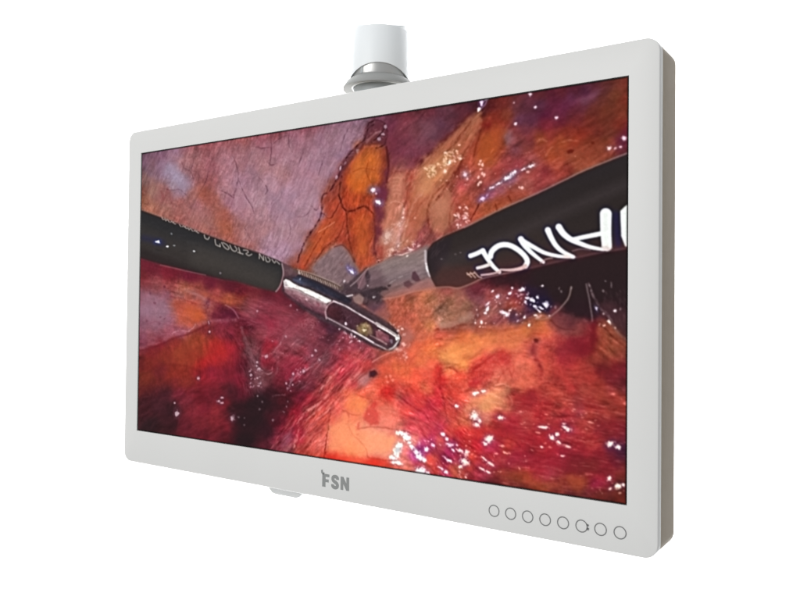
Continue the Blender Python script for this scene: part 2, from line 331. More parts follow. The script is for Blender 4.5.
wet = wet * (.65 + np.clip(fbm(PX / 22, PY / 22, 151, 2) * 3 + .4, 0, 1))
img *= (1 + .09 * n1 + .07 * n2 - .10 * wet * np.clip(rid, 0, 1) + .05 * wet * np.clip(rid2, 0, 1))[..., None]
img[..., 0] *= 1 + .02 * n3; img[..., 2] *= 1 - .04 * n3

# ---- wet fibre grain: noise smeared along the run of the tissue
OF = [(200, 180, -70), (300, 180, -68), (250, 220, -72), (160, 300, 15), (220, 290, 15), (260, 310, 15), (285, 345, -42), (250, 370, 70), (300, 380, -45), (320, 400, -48), (345, 375, -50), (355, 430, -25),
      (400, 395, 28), (400, 425, 15), (440, 440, 42), (480, 440, 32), (520, 420, 8), (600, 400, 12), (600, 470, 5), (520, 480, 10), (450, 340, -10), (500, 350, -20), (420, 325, -60), (410, 360, -40), (360, 200, -75),
      (320, 240, -60), (400, 210, -68), (440, 160, -50), (480, 140, -65), (520, 160, -28), (600, 120, -28), (605, 330, 42), (570, 340, 5), (170, 390, -30), (200, 350, 75), (210, 410, -20), (420, 140, -45), (500, 305, -38), (540, 370, 25)]
cx_ = 0; sy_ = 0
for x, y, a in OF:
    w = 1 / ((PX - x) ** 2 + (PY - y) ** 2 + 200) ** 1.8; cx_ = cx_ + w * math.cos(2 * R_(a)); sy_ = sy_ + w * math.sin(2 * R_(a))
th = .5 * np.arctan2(sy_, cx_) + .9 * fbm(PX / 10, PY / 10, 701, 2)
a11 = np.gradient(PX, axis=1); a12 = np.gradient(PX, axis=0); a21 = np.gradient(PY, axis=1); a22 = np.gradient(PY, axis=0)
dt = a11 * a22 - a12 * a21; vx = np.cos(th); vy = np.sin(th)
dc = (a22 * vx - a12 * vy) / dt; dr = (-a21 * vx + a11 * vy) / dt


def smear(noise, n, step):
    acc = noise.copy()
    for sg in (1, -1):
        c = np.arange(PW)[None, :].repeat(PH, 0).astype(float); r_ = np.arange(PH)[:, None].repeat(PW, 1).astype(float)
        pd_c = dc * sg; pd_r = dr * sg
        for k in range(n):
            ci = np.clip(c.round().astype(int), 0, PW - 1); ri = np.clip(r_.round().astype(int), 0, PH - 1)
            ec = dc[ri, ci]; er = dr[ri, ci]; s_ = np.where(ec * pd_c + er * pd_r < 0, -1, 1)
            pd_c = ec * s_; pd_r = er * s_; c += pd_c * step; r_ += pd_r * step
            acc += noise[np.clip(r_.round().astype(int), 0, PH - 1), np.clip(c.round().astype(int), 0, PW - 1)] * (1 - k / n)
    acc -= acc.mean(); return acc / acc.std()


wn = rng.normal(size=(PH, PW, 1))
f1 = smear(soft(wn, 1.0)[..., 0], 6, .8); f2 = smear(soft(rng.normal(size=(PH, PW, 1)), 3.2)[..., 0], 6, 1.5)
amp = np.full(PX.shape, .085)
for P, v, f in [([(141, 153), (346, 120), (368, 118), (338, 165), (318, 215), (290, 268), (141, 208)], .05, 12), ([(500, 92), (628, 76), (628, 150), (560, 170), (520, 150)], .05, 16), ([(139, 262), (240, 286), (240, 330), (139, 345)], .045, 10), ([(139, 345), (235, 335), (262, 440), (137, 432)], .06, 14),
                ([(325, 460), (335, 420), (360, 405), (396, 425), (396, 462)], .035, 12), ([(400, 395), (480, 385), (628, 385), (628, 500), (400, 470)], .13, 14), ([(268, 452), (290, 415), (340, 360), (372, 352), (345, 400), (328, 425), (320, 458)], .13, 10),
                ([(386, 172), (410, 165), (476, 112), (478, 150), (440, 230), (395, 258), (380, 262)], .10, 8), ([(236, 292), (330, 320), (340, 350), (280, 400), (240, 390)], .11, 12)]:
    m_ = polymask(P, f, 2, full=True)[1]; amp = amp * (1 - m_) + v * m_
patch = .55 + np.clip(fbm(PX / 16, PY / 16, 711, 2) * 3 + .5, 0, 1)
n_ = .65 * f1 + .8 * f2; n_ = np.where(n_ < 0, n_ * 1.2, n_ * .85)
img *= (1 + np.clip(.62 * amp * patch * n_, -.4, .3))[..., None]
# ---- pink membrane, upper left
PINK = [(141, 153), (346, 120), (368, 118), (352, 140), (338, 165), (322, 190), (318, 215), (300, 250), (290, 268), (141, 208)]
streak(PINK, -68, 9, 1.6, .22, 200, (.7, 1.2, 1)); streak(PINK, -75, 22, 4, .12, 210, (.6, 1.2, 1))
poly([(225, 152), (346, 124), (352, 136), (336, 168), (318, 200), (314, 226), (296, 262), (240, 240), (228, 200)], 'b47a8c', .42, 14, 4)
poly([(300, 200), (335, 160), (345, 130), (352, 136), (336, 168), (318, 200), (312, 226), (292, 262)], 'a87c90', .35, 10, 3)
poly([(146, 158), (225, 148), (228, 200), (225, 236), (150, 206)], 'b06468', .28, 14, 4)
PR = [(215, 150), (346, 125), (335, 165), (320, 200), (296, 258), (230, 235)]
scatter(PR, 300, -66, 14, 9, .9, ['d8a0b4', 'd094a8', 'dca8b8', 'e0b0bc'], (.2, .5))
scatter(PR, 260, -68, 16, 8, .8, ['8a4660', '7a3c58', '96506c'], (.2, .55))
scatter([(146, 160), (215, 150), (225, 235), (146, 205)], 150, -60, 30, 6, .8, ['c88a90', '94465a', 'b86a74', '8c3c48'], (.15, .4))
poly([(196, 183), (208, 180), (214, 200), (206, 212), (197, 200)], 'bc4e30', .22, 8, 3)
poly([(214, 206), (226, 208), (228, 226), (220, 236), (212, 222)], 'c05a30', .35, 8, 3)
poly([(162, 163), (176, 165), (190, 186), (184, 196), (172, 184)], 'a89cbc', .38, 9, 2)
VE = '5c2c44'
for P, w in [([(181, 162), (184, 168), (190, 172), (193, 178)], 1.3), ([(193, 158), (192, 166), (189, 171)], 1), ([(200, 178), (196, 172), (190, 171)], .8),
             ([(219, 190), (226, 193), (233, 198)], 1.5), ([(233, 198), (236, 186), (238, 178)], 1.4), ([(238, 178), (236, 165), (232, 155)], .8),
             ([(238, 180), (244, 194), (251, 206), (254, 214)], 1.0), ([(270, 137), (271, 147), (270, 160), (268, 164)], 1.5), ([(252, 146), (262, 148), (270, 147)], 1.2),
             ([(271, 146), (278, 139), (286, 135)], 1.1), ([(266, 161), (271, 165), (276, 163)], 1.4), ([(303, 150), (300, 160), (297, 167)], 1.2),
             ([(257, 176), (262, 181)], 1.5), ([(265, 185), (267, 190), (264, 195)], 1.6), ([(325, 155), (321, 165), (318, 176)], 1.3), ([(330, 172), (327, 182)], 1.5),
             ([(160, 188), (170, 190), (180, 190), (188, 197)], .9), ([(287, 240), (290, 232), (289, 222)], .9), ([(244, 228), (251, 240)], 1.1),
             ([(296, 217), (304, 216), (310, 210)], .9), ([(311, 206), (316, 210), (319, 205)], 1.0), ([(290, 128), (288, 142), (292, 152)], .8),
             ([(350, 125), (344, 136), (340, 150)], 1.0), ([(208, 168), (206, 180), (200, 190)], .8)]:
    stroke(P, w, VE, .62, 1, taper=True, rag=.6)
for P in [[(160, 190), (163, 197), (160, 203)], [(166, 187), (170, 196), (172, 206)], [(176, 200), (180, 208)], [(205, 186), (205, 200)]]:
    stroke(P, 2.2, '94303a', .4, 2, taper=True, rag=1)
stroke([(268, 192), (274, 198), (280, 206), (290, 214)], 7, '8c6880', .3, 6)
stroke([(248, 168), (256, 180), (262, 192)], 6, '845868', .25, 6)

# ---- dome of dark red tissue, top middle
DR = [(385, 112), (628, 78), (628, 150), (540, 150), (470, 110), (432, 150), (395, 165)]
streak([(385, 112), (480, 100), (430, 158), (392, 168)], -40, 12, 3, .22, 230)
streak([(480, 100), (628, 76), (628, 150), (520, 195), (490, 180)], -28, 26, 4, .16, 240, (.8, 1.2, 1.2))
scatter(DR, 170, -32, 18, 9, 1.2, ['a05c64', '4a1822', '8a4450', '6c1c28'], (.12, .35))
scatter([(388, 120), (440, 112), (432, 150), (400, 162)], 70, -55, 40, 5, 1.4, ['94606c', '5a2030', 'a06a78'], (.2, .45))
poly([(420, 122), (436, 118), (440, 136), (424, 140)], '8c6470', .35, 9, 3)
stroke([(583, 102), (590, 97), (598, 91)], 4, '7c4860', .45, 5)
poly([(484, 124), (494, 120), (496, 126), (488, 131)], '741418', .6, 4, 1.5)
poly([(506, 128), (511, 130), (512, 140), (506, 146), (503, 136)], 'a07078', .45, 4, 1.5)
poly([(478, 134), (500, 128), (497, 158), (482, 166), (474, 160)], 'b4501a', .35, 9, 3)

# ---- big orange lobe
LOBE = [(357, 152), (366, 145), (378, 142), (386, 146), (387, 165), (385, 186), (378, 200), (378, 215), (376, 240), (378, 262), (368, 268), (356, 255), (349, 240), (344, 212), (340, 196), (342, 175), (348, 162)]
streak(LOBE, -78, 5, 1.6, .22, 260); scatter(LOBE, 170, -78, 25, 5, 1, ['e8841c', 'dc7420', 'a83808', '983008', 'f09030'], (.2, .5))
STRIP = [(346, 158), (340, 170), (343, 200), (348, 215), (349, 240), (330, 245), (308, 268), (296, 268), (306, 245), (320, 218), (322, 195), (333, 172)]
streak(STRIP, -62, 12, 2, .25, 270); scatter(STRIP, 130, -62, 12, 9, 1.1, ['e07c3c', 'd86c28', '802408', '6c1c10', 'f0a060'], (.2, .5))
poly([(352, 158), (366, 150), (380, 152), (380, 176), (366, 194), (350, 192), (346, 178)], 'd0701c', .5, 8, 2)
poly([(352, 166), (360, 160), (366, 168), (360, 180), (352, 180)], 'e0842c', .4, 7, 2)
stroke([(345, 170), (343, 186), (345, 204), (352, 211)], 4, '8c2c10', .45, 4); stroke([(384, 150), (384, 170), (380, 186)], 4, '8c3010', .5, 4)
poly([(322, 222), (334, 216), (332, 232), (316, 250), (304, 266), (299, 264), (308, 246)], 'd0682a', .45, 5, 2)
poly([(354, 218), (370, 214), (370, 236), (364, 256), (356, 246)], 'cc661e', .45, 6, 2)
poly([(338, 186), (343, 200), (346, 216), (340, 236), (326, 240), (330, 214)], 'c05424', .35, 5, 2)
DK = '3c1014'
stroke([(341, 176), (339, 196), (344, 209), (352, 211), (361, 207), (366, 207), (373, 214)], 1.8, DK, .8, 1.2, rag=.7)
stroke([(346, 213), (347, 228), (350, 246), (354, 262)], 1.6, DK, .55, 1.4, rag=.7)
stroke([(373, 214), (375, 232), (374, 250), (378, 262)], 1.6, DK, .55, 1.4, rag=.7)
stroke([(386, 147), (388, 165), (386, 182)], 2.2, '4a1018', .75, 1.4)
stroke([(368, 160), (366, 172), (370, 182)], .9, '8c2c08', .5)
stroke([(352, 172), (362, 168), (374, 170)], .8, '983408', .5)
stroke([(346, 162), (341, 170), (330, 190), (322, 196), (321, 212), (316, 224), (308, 236), (302, 248), (297, 262)], 1.8, '3a1020', .8, 1.2, rag=.8)
stroke([(322, 213), (330, 218), (338, 205), (343, 196)], 1.3, '4c1018', .6, 1, rag=.8)
stroke([(330, 222), (322, 235), (312, 252), (304, 266)], 1.3, '70200c', .6, 1, rag=.6)
stroke([(318, 232), (328, 226), (334, 222)], 1.0, 'f0a468', .6, 1)
stroke([(345, 218), (338, 236), (326, 246), (314, 262)], 1.6, '4c1414', .55, 1.4, rag=.8)
# frilly dark top of the lobe
TOPL = [(367, 121), (375, 120), (385, 122), (387, 132), (386, 145), (376, 144), (364, 146), (356, 154), (342, 172), (336, 182), (338, 168), (350, 150), (362, 142), (364, 130)]
poly(TOPL, '5c2430', .75, 2, 1.2); scatter(TOPL, 70, -50, 40, 5, 1.2, ['a06468', '3a1018', '8c4048', 'b47c80'], (.3, .7))
for P in [[(345, 158), (356, 146), (365, 138), (368, 124), (376, 120), (384, 123), (387, 132)], [(371, 142), (378, 136), (384, 128)], [(376, 148), (384, 144), (387, 134)], [(363, 140), (367, 130), (373, 124)]]:
    stroke(P, 1.5, '341018', .75, 1, rag=.8)
stroke([(366, 142), (374, 134), (380, 131)], 2, 'b0787c', .6, 1.2, rag=.6)
glint(385, 127, 1.3, 1.8, 0, 'b8a8b8', .8); glint(383, 134, 1.6, 1.5, 0, 'c0b4c4', .85); glint(379, 139, 1.8, 1.4, 0, 'a898b0', .8); glint(357, 151, 1.2, 2, 30, 'a08894', .7)
glint(340, 168, .8, 2.0, 10, 'd0c0e0', .8); glint(336, 177, .8, 1.6, 20, 'c8b0c8', .7); glint(345, 163, .9, 1.4, 30, 'a07c90', .7)
# purple vessel beside the lobe
stroke([(387, 170), (383, 185), (379, 196), (377, 214), (377, 236), (374, 252)], 6, '6c2638', .75, 3, rag=.8)
poly([(378, 188), (386, 188), (386, 200), (380, 204), (375, 196)], '6c2840', .65, 3, 1)
glint(373, 190, 2.0, 1.8, 0, 'f4e8f8', 1, '9070a0'); glint(375.5, 193.5, 1.2, 1, 0, 'd8c8e8', .9); glint(378, 202.3, 2.2, 1.4, 20, 'ffffff', 1, '9070a0')

# ---- pale folds right of the lobe
FOLD = [(390, 170), (402, 172), (410, 172), (440, 150), (455, 150), (450, 180), (436, 210), (428, 236), (412, 246), (400, 258), (385, 262), (382, 235), (385, 205)]
streak(FOLD, -68, 12, 2.6, .26, 300); scatter(FOLD, 220, -66, 18, 9, 1.4, ['e4a878', 'dc9460', '94402c', 'a04838', 'e8b494'], (.18, .5))
for P, w, c, a in [([(392, 176), (390, 195), (395, 204), (403, 203)], 1.6, '8c3428', .6), ([(403, 172), (402, 190), (400, 202), (396, 206)], 1.6, '8c3428', .65),
                   ([(393, 173), (398, 171), (404, 173)], 1.5, '80302c', .6), ([(394, 204), (392, 218), (388, 232), (383, 250)], 1.7, 'a04c34', .6),
                   ([(396, 192), (396, 199), (399, 205)], 1.2, '7c2c28', .6), ([(404, 205), (399, 214), (394, 225), (391, 238)], 2.4, '944838', .55),
                   ([(410, 190), (413, 184), (421, 184)], 1.3, '94302c', .6), ([(406, 180), (403, 195), (408, 208), (406, 225), (406, 240)], 1.5, 'a03c3c', .5),
                   ([(428, 196), (420, 204), (416, 212), (410, 222)], 2.2, '781c1c', .75), ([(418, 196), (412, 205), (409, 216)], 1.6, '902c28', .6),
                   ([(428, 206), (426, 220), (428, 232)], 1.3, '803030', .5), ([(444, 184), (436, 196), (428, 206)], 1.3, '8c4030', .45)]:
    stroke(P, w, c, a, 1.3, rag=.8)
for y in (178, 182, 186, 190, 194): stroke([(393, y), (397, y - .8), (400, y + .5)], 1.3, 'dc9868', .55, 1)
stroke([(390, 203), (395, 201), (402, 204), (399, 207)], 1.1, 'e8b898', .7, .9)
stroke([(432, 180), (420, 190), (415, 198)], 3, 'e0a480', .55, 2, rag=1.5)
stroke([(403, 212), (400, 228), (395, 240)], 5, 'e0a898', .5, 4, rag=1)
glint(387.5, 236, 2.6, 4.2, 20, 'f4ecf8', 1, 'b098c0', 1.8); glint(385, 243, 2, 1.8, 0, 'e8d8f0', .9); glint(403, 212, 1.2, 2.2, 0, 'e8c8b8', .8)
glints([(386, 225), (404, 205), (408, 225), (396, 256), (384, 256)], 34, .9, ('f0d8dc', 'e8d0e0', 'ffffff'), ang=-70, a=(.35, .9))
glints([(378, 248), (412, 240), (425, 244), (394, 258), (376, 262)], 40, .8, ('f0d0d0', 'e0b0a8', 'ffffff'), a=(.3, .85))
stroke([(400, 245), (406, 240), (411, 233)], 1.6, '3c1c28', .6, 1, rag=.8)
glint(392, 249, 1.2, 1.8, 0, 'ffffff', .95); glint(414, 218, 1.3, .9, 0, 'f0d0d0', .9); glint(407, 241, 1.2, .9, -40, 'ffffff', .8)
# broad bands first, finer strands over them
poly([(480, 110), (462, 124), (446, 139), (430, 154), (417, 170), (412, 190), (406, 214), (398, 250), (412, 246), (423, 222), (438, 196), (455, 170), (468, 148), (482, 122)], 'c27a42', .62, 4, 2)
poly([(446, 150), (436, 160), (424, 174), (418, 190), (424, 196), (438, 180), (452, 162)], 'd89a54', .5, 4, 2)
poly([(390, 176), (404, 172), (404, 196), (400, 222), (395, 250), (384, 262), (382, 240), (386, 212)], 'cc8860', .55, 4, 1.5)
poly([(484, 132), (494, 122), (506, 128), (500, 150), (490, 168), (476, 168), (478, 150)], 'b4581a', .55, 5, 2)
poly([(432, 198), (440, 189), (450, 192), (454, 206), (452, 222), (444, 231), (434, 232), (429, 216)], 'b8744c', .75, 3, 1.2)
poly([(436, 202), (444, 197), (448, 206), (443, 218), (436, 216)], 'cc8c5c', .5, 5, 1)
stroke([(430, 232), (427, 214), (431, 199), (440, 188), (452, 176), (460, 162), (468, 146)], 2, '6c2018', .6, 1.8, rag=1)
stroke([(424, 190), (412, 206), (406, 226), (401, 246)], 1.6, 'e8b088', .45, 1.6, rag=1)
stroke([(414, 172), (408, 190), (404, 208)], 1.6, '8c2c20', .6, 1.6, rag=1)
poly([(386, 114), (470, 106), (462, 122), (444, 138), (426, 154), (414, 168), (392, 166), (390, 140)], '68283a', .4, 7, 3)
# golden strand field to the upper right
GOLD = [(404, 172), (430, 152), (448, 138), (470, 118), (482, 112), (478, 140), (462, 162), (450, 190), (432, 208), (436, 190), (428, 176), (410, 185)]
streak(GOLD, -50, 18, 2.8, .24, 320); scatter(GOLD, 200, -50, 12, 11, 1.3, ['e8a050', 'dc9048', '8c3820', '983c1c', 'e8b878'], (.18, .5))
stroke([(436, 166), (430, 152), (444, 140), (458, 128), (472, 112)], .1, DK, 0)
stroke([(418, 168), (426, 156), (436, 150), (446, 138), (460, 124), (470, 112)], 2.4, '5c1820', .6, 2, rag=1)
for P, w, c, a in [([(440, 142), (446, 136), (455, 130)], 1.2, '6c2018', .6), ([(452, 146), (462, 132), (470, 122)], 1.4, '6c2418', .6),
                   ([(446, 152), (458, 140), (466, 128)], 1.2, '7c2c1c', .6), ([(473, 156), (477, 142), (481, 130)], 1.8, '6c2010', .7),
                   ([(461, 160), (457, 171), (450, 181), (442, 193), (436, 200)], 2.4, '6c2018', .7), ([(453, 175), (448, 187), (440, 196)], 1.2, 'c87c60', .6),
                   ([(503, 140), (500, 150), (494, 158)], 1, '8c2c18', .5), ([(470, 118), (470, 130), (466, 140)], 1, '8c3424', .4)]:
    stroke(P, w, c, a, 1.3, rag=.8)
glints([(446, 148), (460, 150), (462, 160), (448, 164), (440, 168)], 42, .9, ('f8e8b8', 'f0d898', 'ffffff'), a=(.4, .9))
glints([(424, 168), (440, 162), (436, 176), (424, 178)], 34, .9, ('f8e8a8', 'e8cc90'), a=(.4, .85))
glints([(440, 150), (475, 150), (470, 190), (440, 200)], 26, .6, ('f0c890', 'e8b8a0'), a=(.3, .7))
glint(445, 170.5, 1.5, 2.2, 0, 'fff0d8', .95); glint(459, 145, 1.3, 1.1, 0, 'f8d0a8', .9)
# right of it: pale round fold, ridges and glints down to the dark shaft
MID = [(452, 195), (462, 170), (478, 160), (500, 150), (535, 150), (560, 150), (590, 160), (545, 190), (500, 208), (464, 226), (450, 232)]
streak(MID, -28, 16, 2.6, .2, 340, (.8, 1.2, 1)); scatter(MID, 260, -28, 22, 8, 1.2, ['d08868', 'c87048', '7c2420', '903030', 'c06858'], (.15, .45))
stroke([(452, 236), (449, 220), (452, 204), (458, 194)], 1.6, '8c3424', .55, 1.4, rag=.8)
stroke([(474, 198), (485, 190), (500, 180), (512, 172)], 1.6, '7c3838', .5, 1.5)
stroke([(488, 190), (498, 184), (510, 176), (518, 171)], 4.4, '604468', .55, 2.5, rag=1)
stroke([(470, 220), (475, 211), (479, 203)], 1.5, '4c1018', .7, 1, rag=.6)
stroke([(495, 204), (497, 211)], 1.6, '70200c', .6); stroke([(508, 196), (511, 202)], 1.6, '70200c', .6)
for g in [(508, 177, 4.6, 1.7, -33), (513, 172.5, 3.2, 1.4, -40), (492, 187.5, 2.6, 1.2, -25), (498, 183.5, 2.6, 1.0, -30), (531, 166, 4, 1.2, -15), (523, 169, 3.2, .9, -30)]:
    glint(*g, 'f8f4fc', 1, '7c7088', 1.7, .5)
glint(482, 198.5, 3.0, 1.7, -35, 'f0e0ff', 1, '6848a0', 2); glint(487, 195, 1.5, .9, -30, 'b8a0d8', .8)
glint(521, 187.5, 2.2, 1.1, 10, 'f8d0c8', .9); glint(527, 172, 2.2, 1, -20, 'f0c8b8', .8)
for x, y in [(480, 161), (482, 165), (480.5, 169), (482, 173), (478, 177), (484, 175), (478, 184), (480, 182), (479, 164)]: glint(x, y, 1.1, 1.6, rng.random() * 90, 'f4dccc', .85, rag=1.2)
glint(465, 174.5, 1.7, 1.7, 0, 'f0e0f0', .9, 'a07890'); glint(467, 179, 1, 1.3, 0, 'f0d0d8', .8); glint(464, 172, 1.2, .8, 0, 'e8c8d8', .8)
glints([(455, 205), (466, 198), (468, 222), (456, 228), (452, 220)], 26, .9, ('f8d8d0', 'f0b8b0', 'ffffff'), a=(.4, .9)); glint(464, 218, 1.5, 1.5, 0, 'ffe8f0', .95)
glints(MID, 50, .6, ('e8b098', 'e0a080'), a=(.2, .5))
for x, y, r in [(481.5, 102, 1.7), (479, 108.5, 1.2), (529.7, 94.2, 1.6), (515, 124, 1.2), (556, 117.5, 1.5), (535, 107, 1.0), (624, 137.6, 1.7), (609, 148, 1.6), (620.5, 147, 1.2), (615, 148, 1), (486, 98.5, 1.2), (513.5, 102.5, .9)]:
    glint(x, y, r * 1.3, r, -30, 'f4e8f4', .95, '6c3850', 1.9, .4)
glint(481, 102.5, 1.6, 2.2, 0, 'f4d8f8', 1, '583878', 2); glint(478.5, 109.5, 1.1, 1.9, 30, 'ffffff', 1); stroke([(487, 98), (485, 104), (480, 109)], 1, '9080b0', .7)
poly([(566, 151), (570, 149), (574, 150), (572, 153), (568, 154)], '641410', .85, 1.4, .6); poly([(590.5, 141.5), (594, 141), (594, 144), (591, 144)], '5c1c10', .8, 1.2)
for P in [[(537, 141), (542, 139), (546, 141)], [(562, 142), (570, 140), (578, 141)], [(546, 155), (548, 150), (552, 147)]]: stroke(P, 1.8, 'c87c40', .6, 1.5, rag=.8)

# ---- left lower membrane and folds
LL = [(139, 262), (250, 290), (250, 320), (205, 325), (139, 348)]
streak(LL, 14, 26, 3.4, .2, 360, (.8, 1.2, 1.2)); scatter([(140, 285), (185, 296), (180, 330), (140, 345)], 70, 60, 60, 5, .9, ['b8889c', '7c3c50', 'a87890'], (.15, .4))
poly([(139, 300), (165, 296), (170, 315), (160, 325), (139, 318)], '9a6c7c', .45, 9, 3)
poly([(170, 299), (200, 303), (208, 312), (198, 323), (176, 325), (171, 312)], 'c45a30', .42, 9, 4); poly([(185, 306), (200, 309), (198, 319), (184, 316)], 'cc6426', .4, 7, 2)
stroke([(165, 296), (180, 298), (195, 304), (208, 305)], 1.8, '842838', .5, 1.8, rag=.7)
stroke([(185, 290), (200, 296), (209, 305)], 2.2, 'b87c80', .5, 2); stroke([(203, 294), (220, 300), (235, 302)], 3, 'c0602c', .4, 3)
stroke([(209, 300), (206, 310), (215, 316), (228, 314), (240, 316)], 7, '58142c', .6, 5, rag=1)
stroke([(139, 348), (158, 342), (172, 335), (186, 331), (200, 324), (214, 321), (235, 320)], 3.4, 'ac5c6c', .6, 3, rag=1)
stroke([(140, 351), (160, 345), (174, 338), (188, 334), (202, 327), (210, 323)], 1.8, '6c1828', .6, 2)
stroke([(172, 333), (180, 330), (188, 331), (195, 325)], 1.2, 'd090a0', .6, 1.2, rag=1)
stroke([(225, 305), (233, 310), (238, 318)], 1.4, 'b07080', .55, 1.2)
for x, y in [(150, 293.5), (154, 303), (160, 317), (164, 318.5), (146, 321), (159, 324), (164, 287)]: glint(x, y, 1.2, 1, 0, '5c2438', .7)
stroke([(146, 325), (153, 322), (160, 322)], .9, '8c3450', .6)
OR = [(139, 352), (180, 340), (235, 326), (234, 365), (210, 372), (180, 392), (139, 395)]
streak(OR, 80, 8, 3, .25, 380); poly([(178, 346), (196, 342), (204, 355), (196, 364), (180, 364)], 'a83e20', .35, 9, 3)
poly([(206, 346), (224, 346), (230, 358), (214, 364), (205, 358)], 'cc2420', .45, 8, 3)
scatter([(200, 345), (232, 345), (228, 362), (205, 362)], 50, 40, 60, 2.5, 1, ['e04840', 'd83828', 'a81818'], (.3, .6))
scatter(OR, 70, 75, 20, 7, 1.6, ['b05028', '6c1418', 'c0602c'], (.1, .3))
stroke([(140, 370), (165, 365), (185, 366), (200, 372)], 2, '64141c', .45, 3)
LB = [(139, 380), (235, 370), (236, 440), (139, 426)]
streak(LB, -30, 10, 4, .25, 400); scatter(LB, 90, -35, 40, 8, 2, ['94303c', '3c1420', 'a04048', '50141e'], (.1, .35), f=2)
for g in [(176.5, 413.3, 1.7, 2.6), (197.7, 378.5, 1.2, 1.2), (218.3, 401.3, 1.4, 1.3), (221.5, 397.8, 1.3, .9), (221.2, 402.8, 1.3, 1), (232.2, 418, 1.7, 2.1), (174, 403, .8, .8), (209, 332, .9, .8), (208.5, 323, .8, 1.5)]:
    glint(*g, 0, 'e8d4dc', .75, '70384c', 2)

# ---- dark wet hollow in the middle
HOL = [(232, 292), (285, 296), (330, 325), (372, 350), (345, 372), (318, 395), (292, 415), (270, 415), (235, 415), (246, 380), (236, 340)]
streak(HOL, 24, 16, 2.6, .26, 420); 
scatter([(236, 294), (285, 300), (320, 322), (300, 335), (240, 325)], 120, 14, 14, 12, 1.2, ['b05c6c', '5c1020', 'a85060', '74182c', 'c07884'], (.2, .5))
scatter([(245, 325), (320, 325), (330, 350), (290, 372), (262, 372), (245, 350)], 210, -40, 50, 6, 1.1, ['b87080', '5c1424', '94404c', 'c48890', '701828'], (.2, .5))
scatter([(236, 340), (256, 345), (262, 395), (244, 395)], 60, 70, 25, 8, 1.3, ['9c6470', '3c1420', '7c404c'], (.2, .5))
scatter([(290, 360), (345, 342), (330, 378), (296, 392)], 110, -42, 14, 10, 1.1, ['b87078', '4c1420', '3a1018', 'c88488'], (.25, .6))
poly([(262, 352), (272, 337), (276, 345), (266, 362)], 'a8202c', .4, 6, 2); poly([(280, 362), (300, 358), (300, 378), (284, 380)], 'a82840', .45, 9, 3)
for P, w, c, a in [([(284, 336), (278, 346), (270, 354), (262, 356)], 1.6, 'bc7c84', .6), ([(241, 328), (247, 346), (254, 362), (260, 374)], 3, '8c5860', .55), ([(273, 352), (282, 354), (287, 356)], 2, 'b8646c', .6),
                   ([(277, 362), (276, 372), (270, 378)], 2, '94545c', .5), ([(272, 372), (268, 374), (262, 373)], 1.1, 'c89098', .7), ([(272, 397), (278, 395), (284, 395)], 1.5, '94606c', .6),
                   ([(300, 375), (308, 368), (320, 360)], 1.6, 'b88088', .6), ([(288, 386), (294, 378), (302, 372), (312, 366)], 1.2, 'd0a8b0', .5), ([(287, 390), (291, 380), (293, 374)], 2.4, '846070', .55),
                   ([(322, 358), (330, 346), (342, 338)], 1.2, '8c5864', .6)]:
    stroke(P, w, c, a, 1.3, rag=1)
HG = [(265.7, 356.5, 2.0), (256.7, 362.3, 1.5), (258.3, 369, 1.5), (256, 366, 1.1), (250.6, 375.2, 1.7), (250, 383, 1.2), (257, 378, 1.1), (260, 383, 1.4), (285.4, 336.5, 1.2), (315.5, 350.3, 1.4), (311.8, 355.5, 1.3),
      (293, 374, 1.6), (303, 371, 1.6), (300, 372, 1), (286, 383.5, 1.2), (292, 385, 1.1), (261.7, 402, 1.1), (257.3, 396, .9), (272.4, 420, 1.3), (283.5, 412, 1.2), (286, 406.5, 1.0), (287.4, 401.5, 1), (238, 417, 1.2),
      (243.8, 425, 1.1), (259, 409.5, 1.1), (319, 360, 1.3), (244, 418, .8), (256.7, 311, 1.1), (290, 305.5, 1.3), (272, 341, 1), (297, 310, 1)]
for x, y, r in HG: glint(x, y, r * .82, r * .72, rng.random() * 180, 'dcc4ce', .7, '64384a', 1.9, .3)
glints([(247, 365), (262, 365), (264, 388), (250, 388)], 34, .6, ('d0a8b8', 'b88898'), a=(.3, .7)); glints([(286, 372), (306, 366), (296, 390), (286, 392)], 30, .6, ('d0b0c0', 'b090a0'), a=(.3, .7), ang=-50)
glints([(297, 318), (320, 322), (312, 333), (300, 332)], 20, .6, ('c89898', '4c1420'), a=(.4, .7))
DKP = [(236, 396), (268, 396), (292, 402), (276, 420), (262, 436), (254, 449), (228, 444), (234, 425)]
poly(DKP, '26161a', .55, 12, 4)

# ---- red fibres climbing from the bottom to the jaw tip
FIB = [(268, 452), (290, 415), (318, 388), (340, 360), (362, 345), (372, 360), (345, 400), (330, 420), (322, 459), (290, 454)]
streak(FIB, -48, 20, 2, .3, 440, (.7, 1.4, 1.4)); 
scatter(FIB, 420, -48, 10, 13, 1.2, ['f08070', 'f49880', 'a81828', '8c1424', 'd83c40', 'f4a890'], (.2, .55))
for P in [[(296, 424), (306, 412), (320, 402), (330, 392)], [(300, 440), (312, 424), (326, 412), (336, 402)], [(318, 392), (330, 378), (342, 366)], [(340, 392), (350, 380), (360, 372)], [(306, 420), (318, 410), (328, 400)], [(293, 448), (296, 438), (298, 430)]]:
    stroke(P, 2.6, 'f8a898', .6, 1.4, taper=True, rag=1)
for P in [[(300, 438), (312, 424), (326, 414), (333, 404)], [(330, 398), (340, 384), (352, 372)], [(310, 442), (318, 430), (328, 420)]]:
    stroke(P, 1.6, '94182c', .55, 1.4, rag=.8)
poly([(280, 446), (284, 434), (291, 430), (288, 444), (283, 452)], 'a05068', .45, 5, 2)
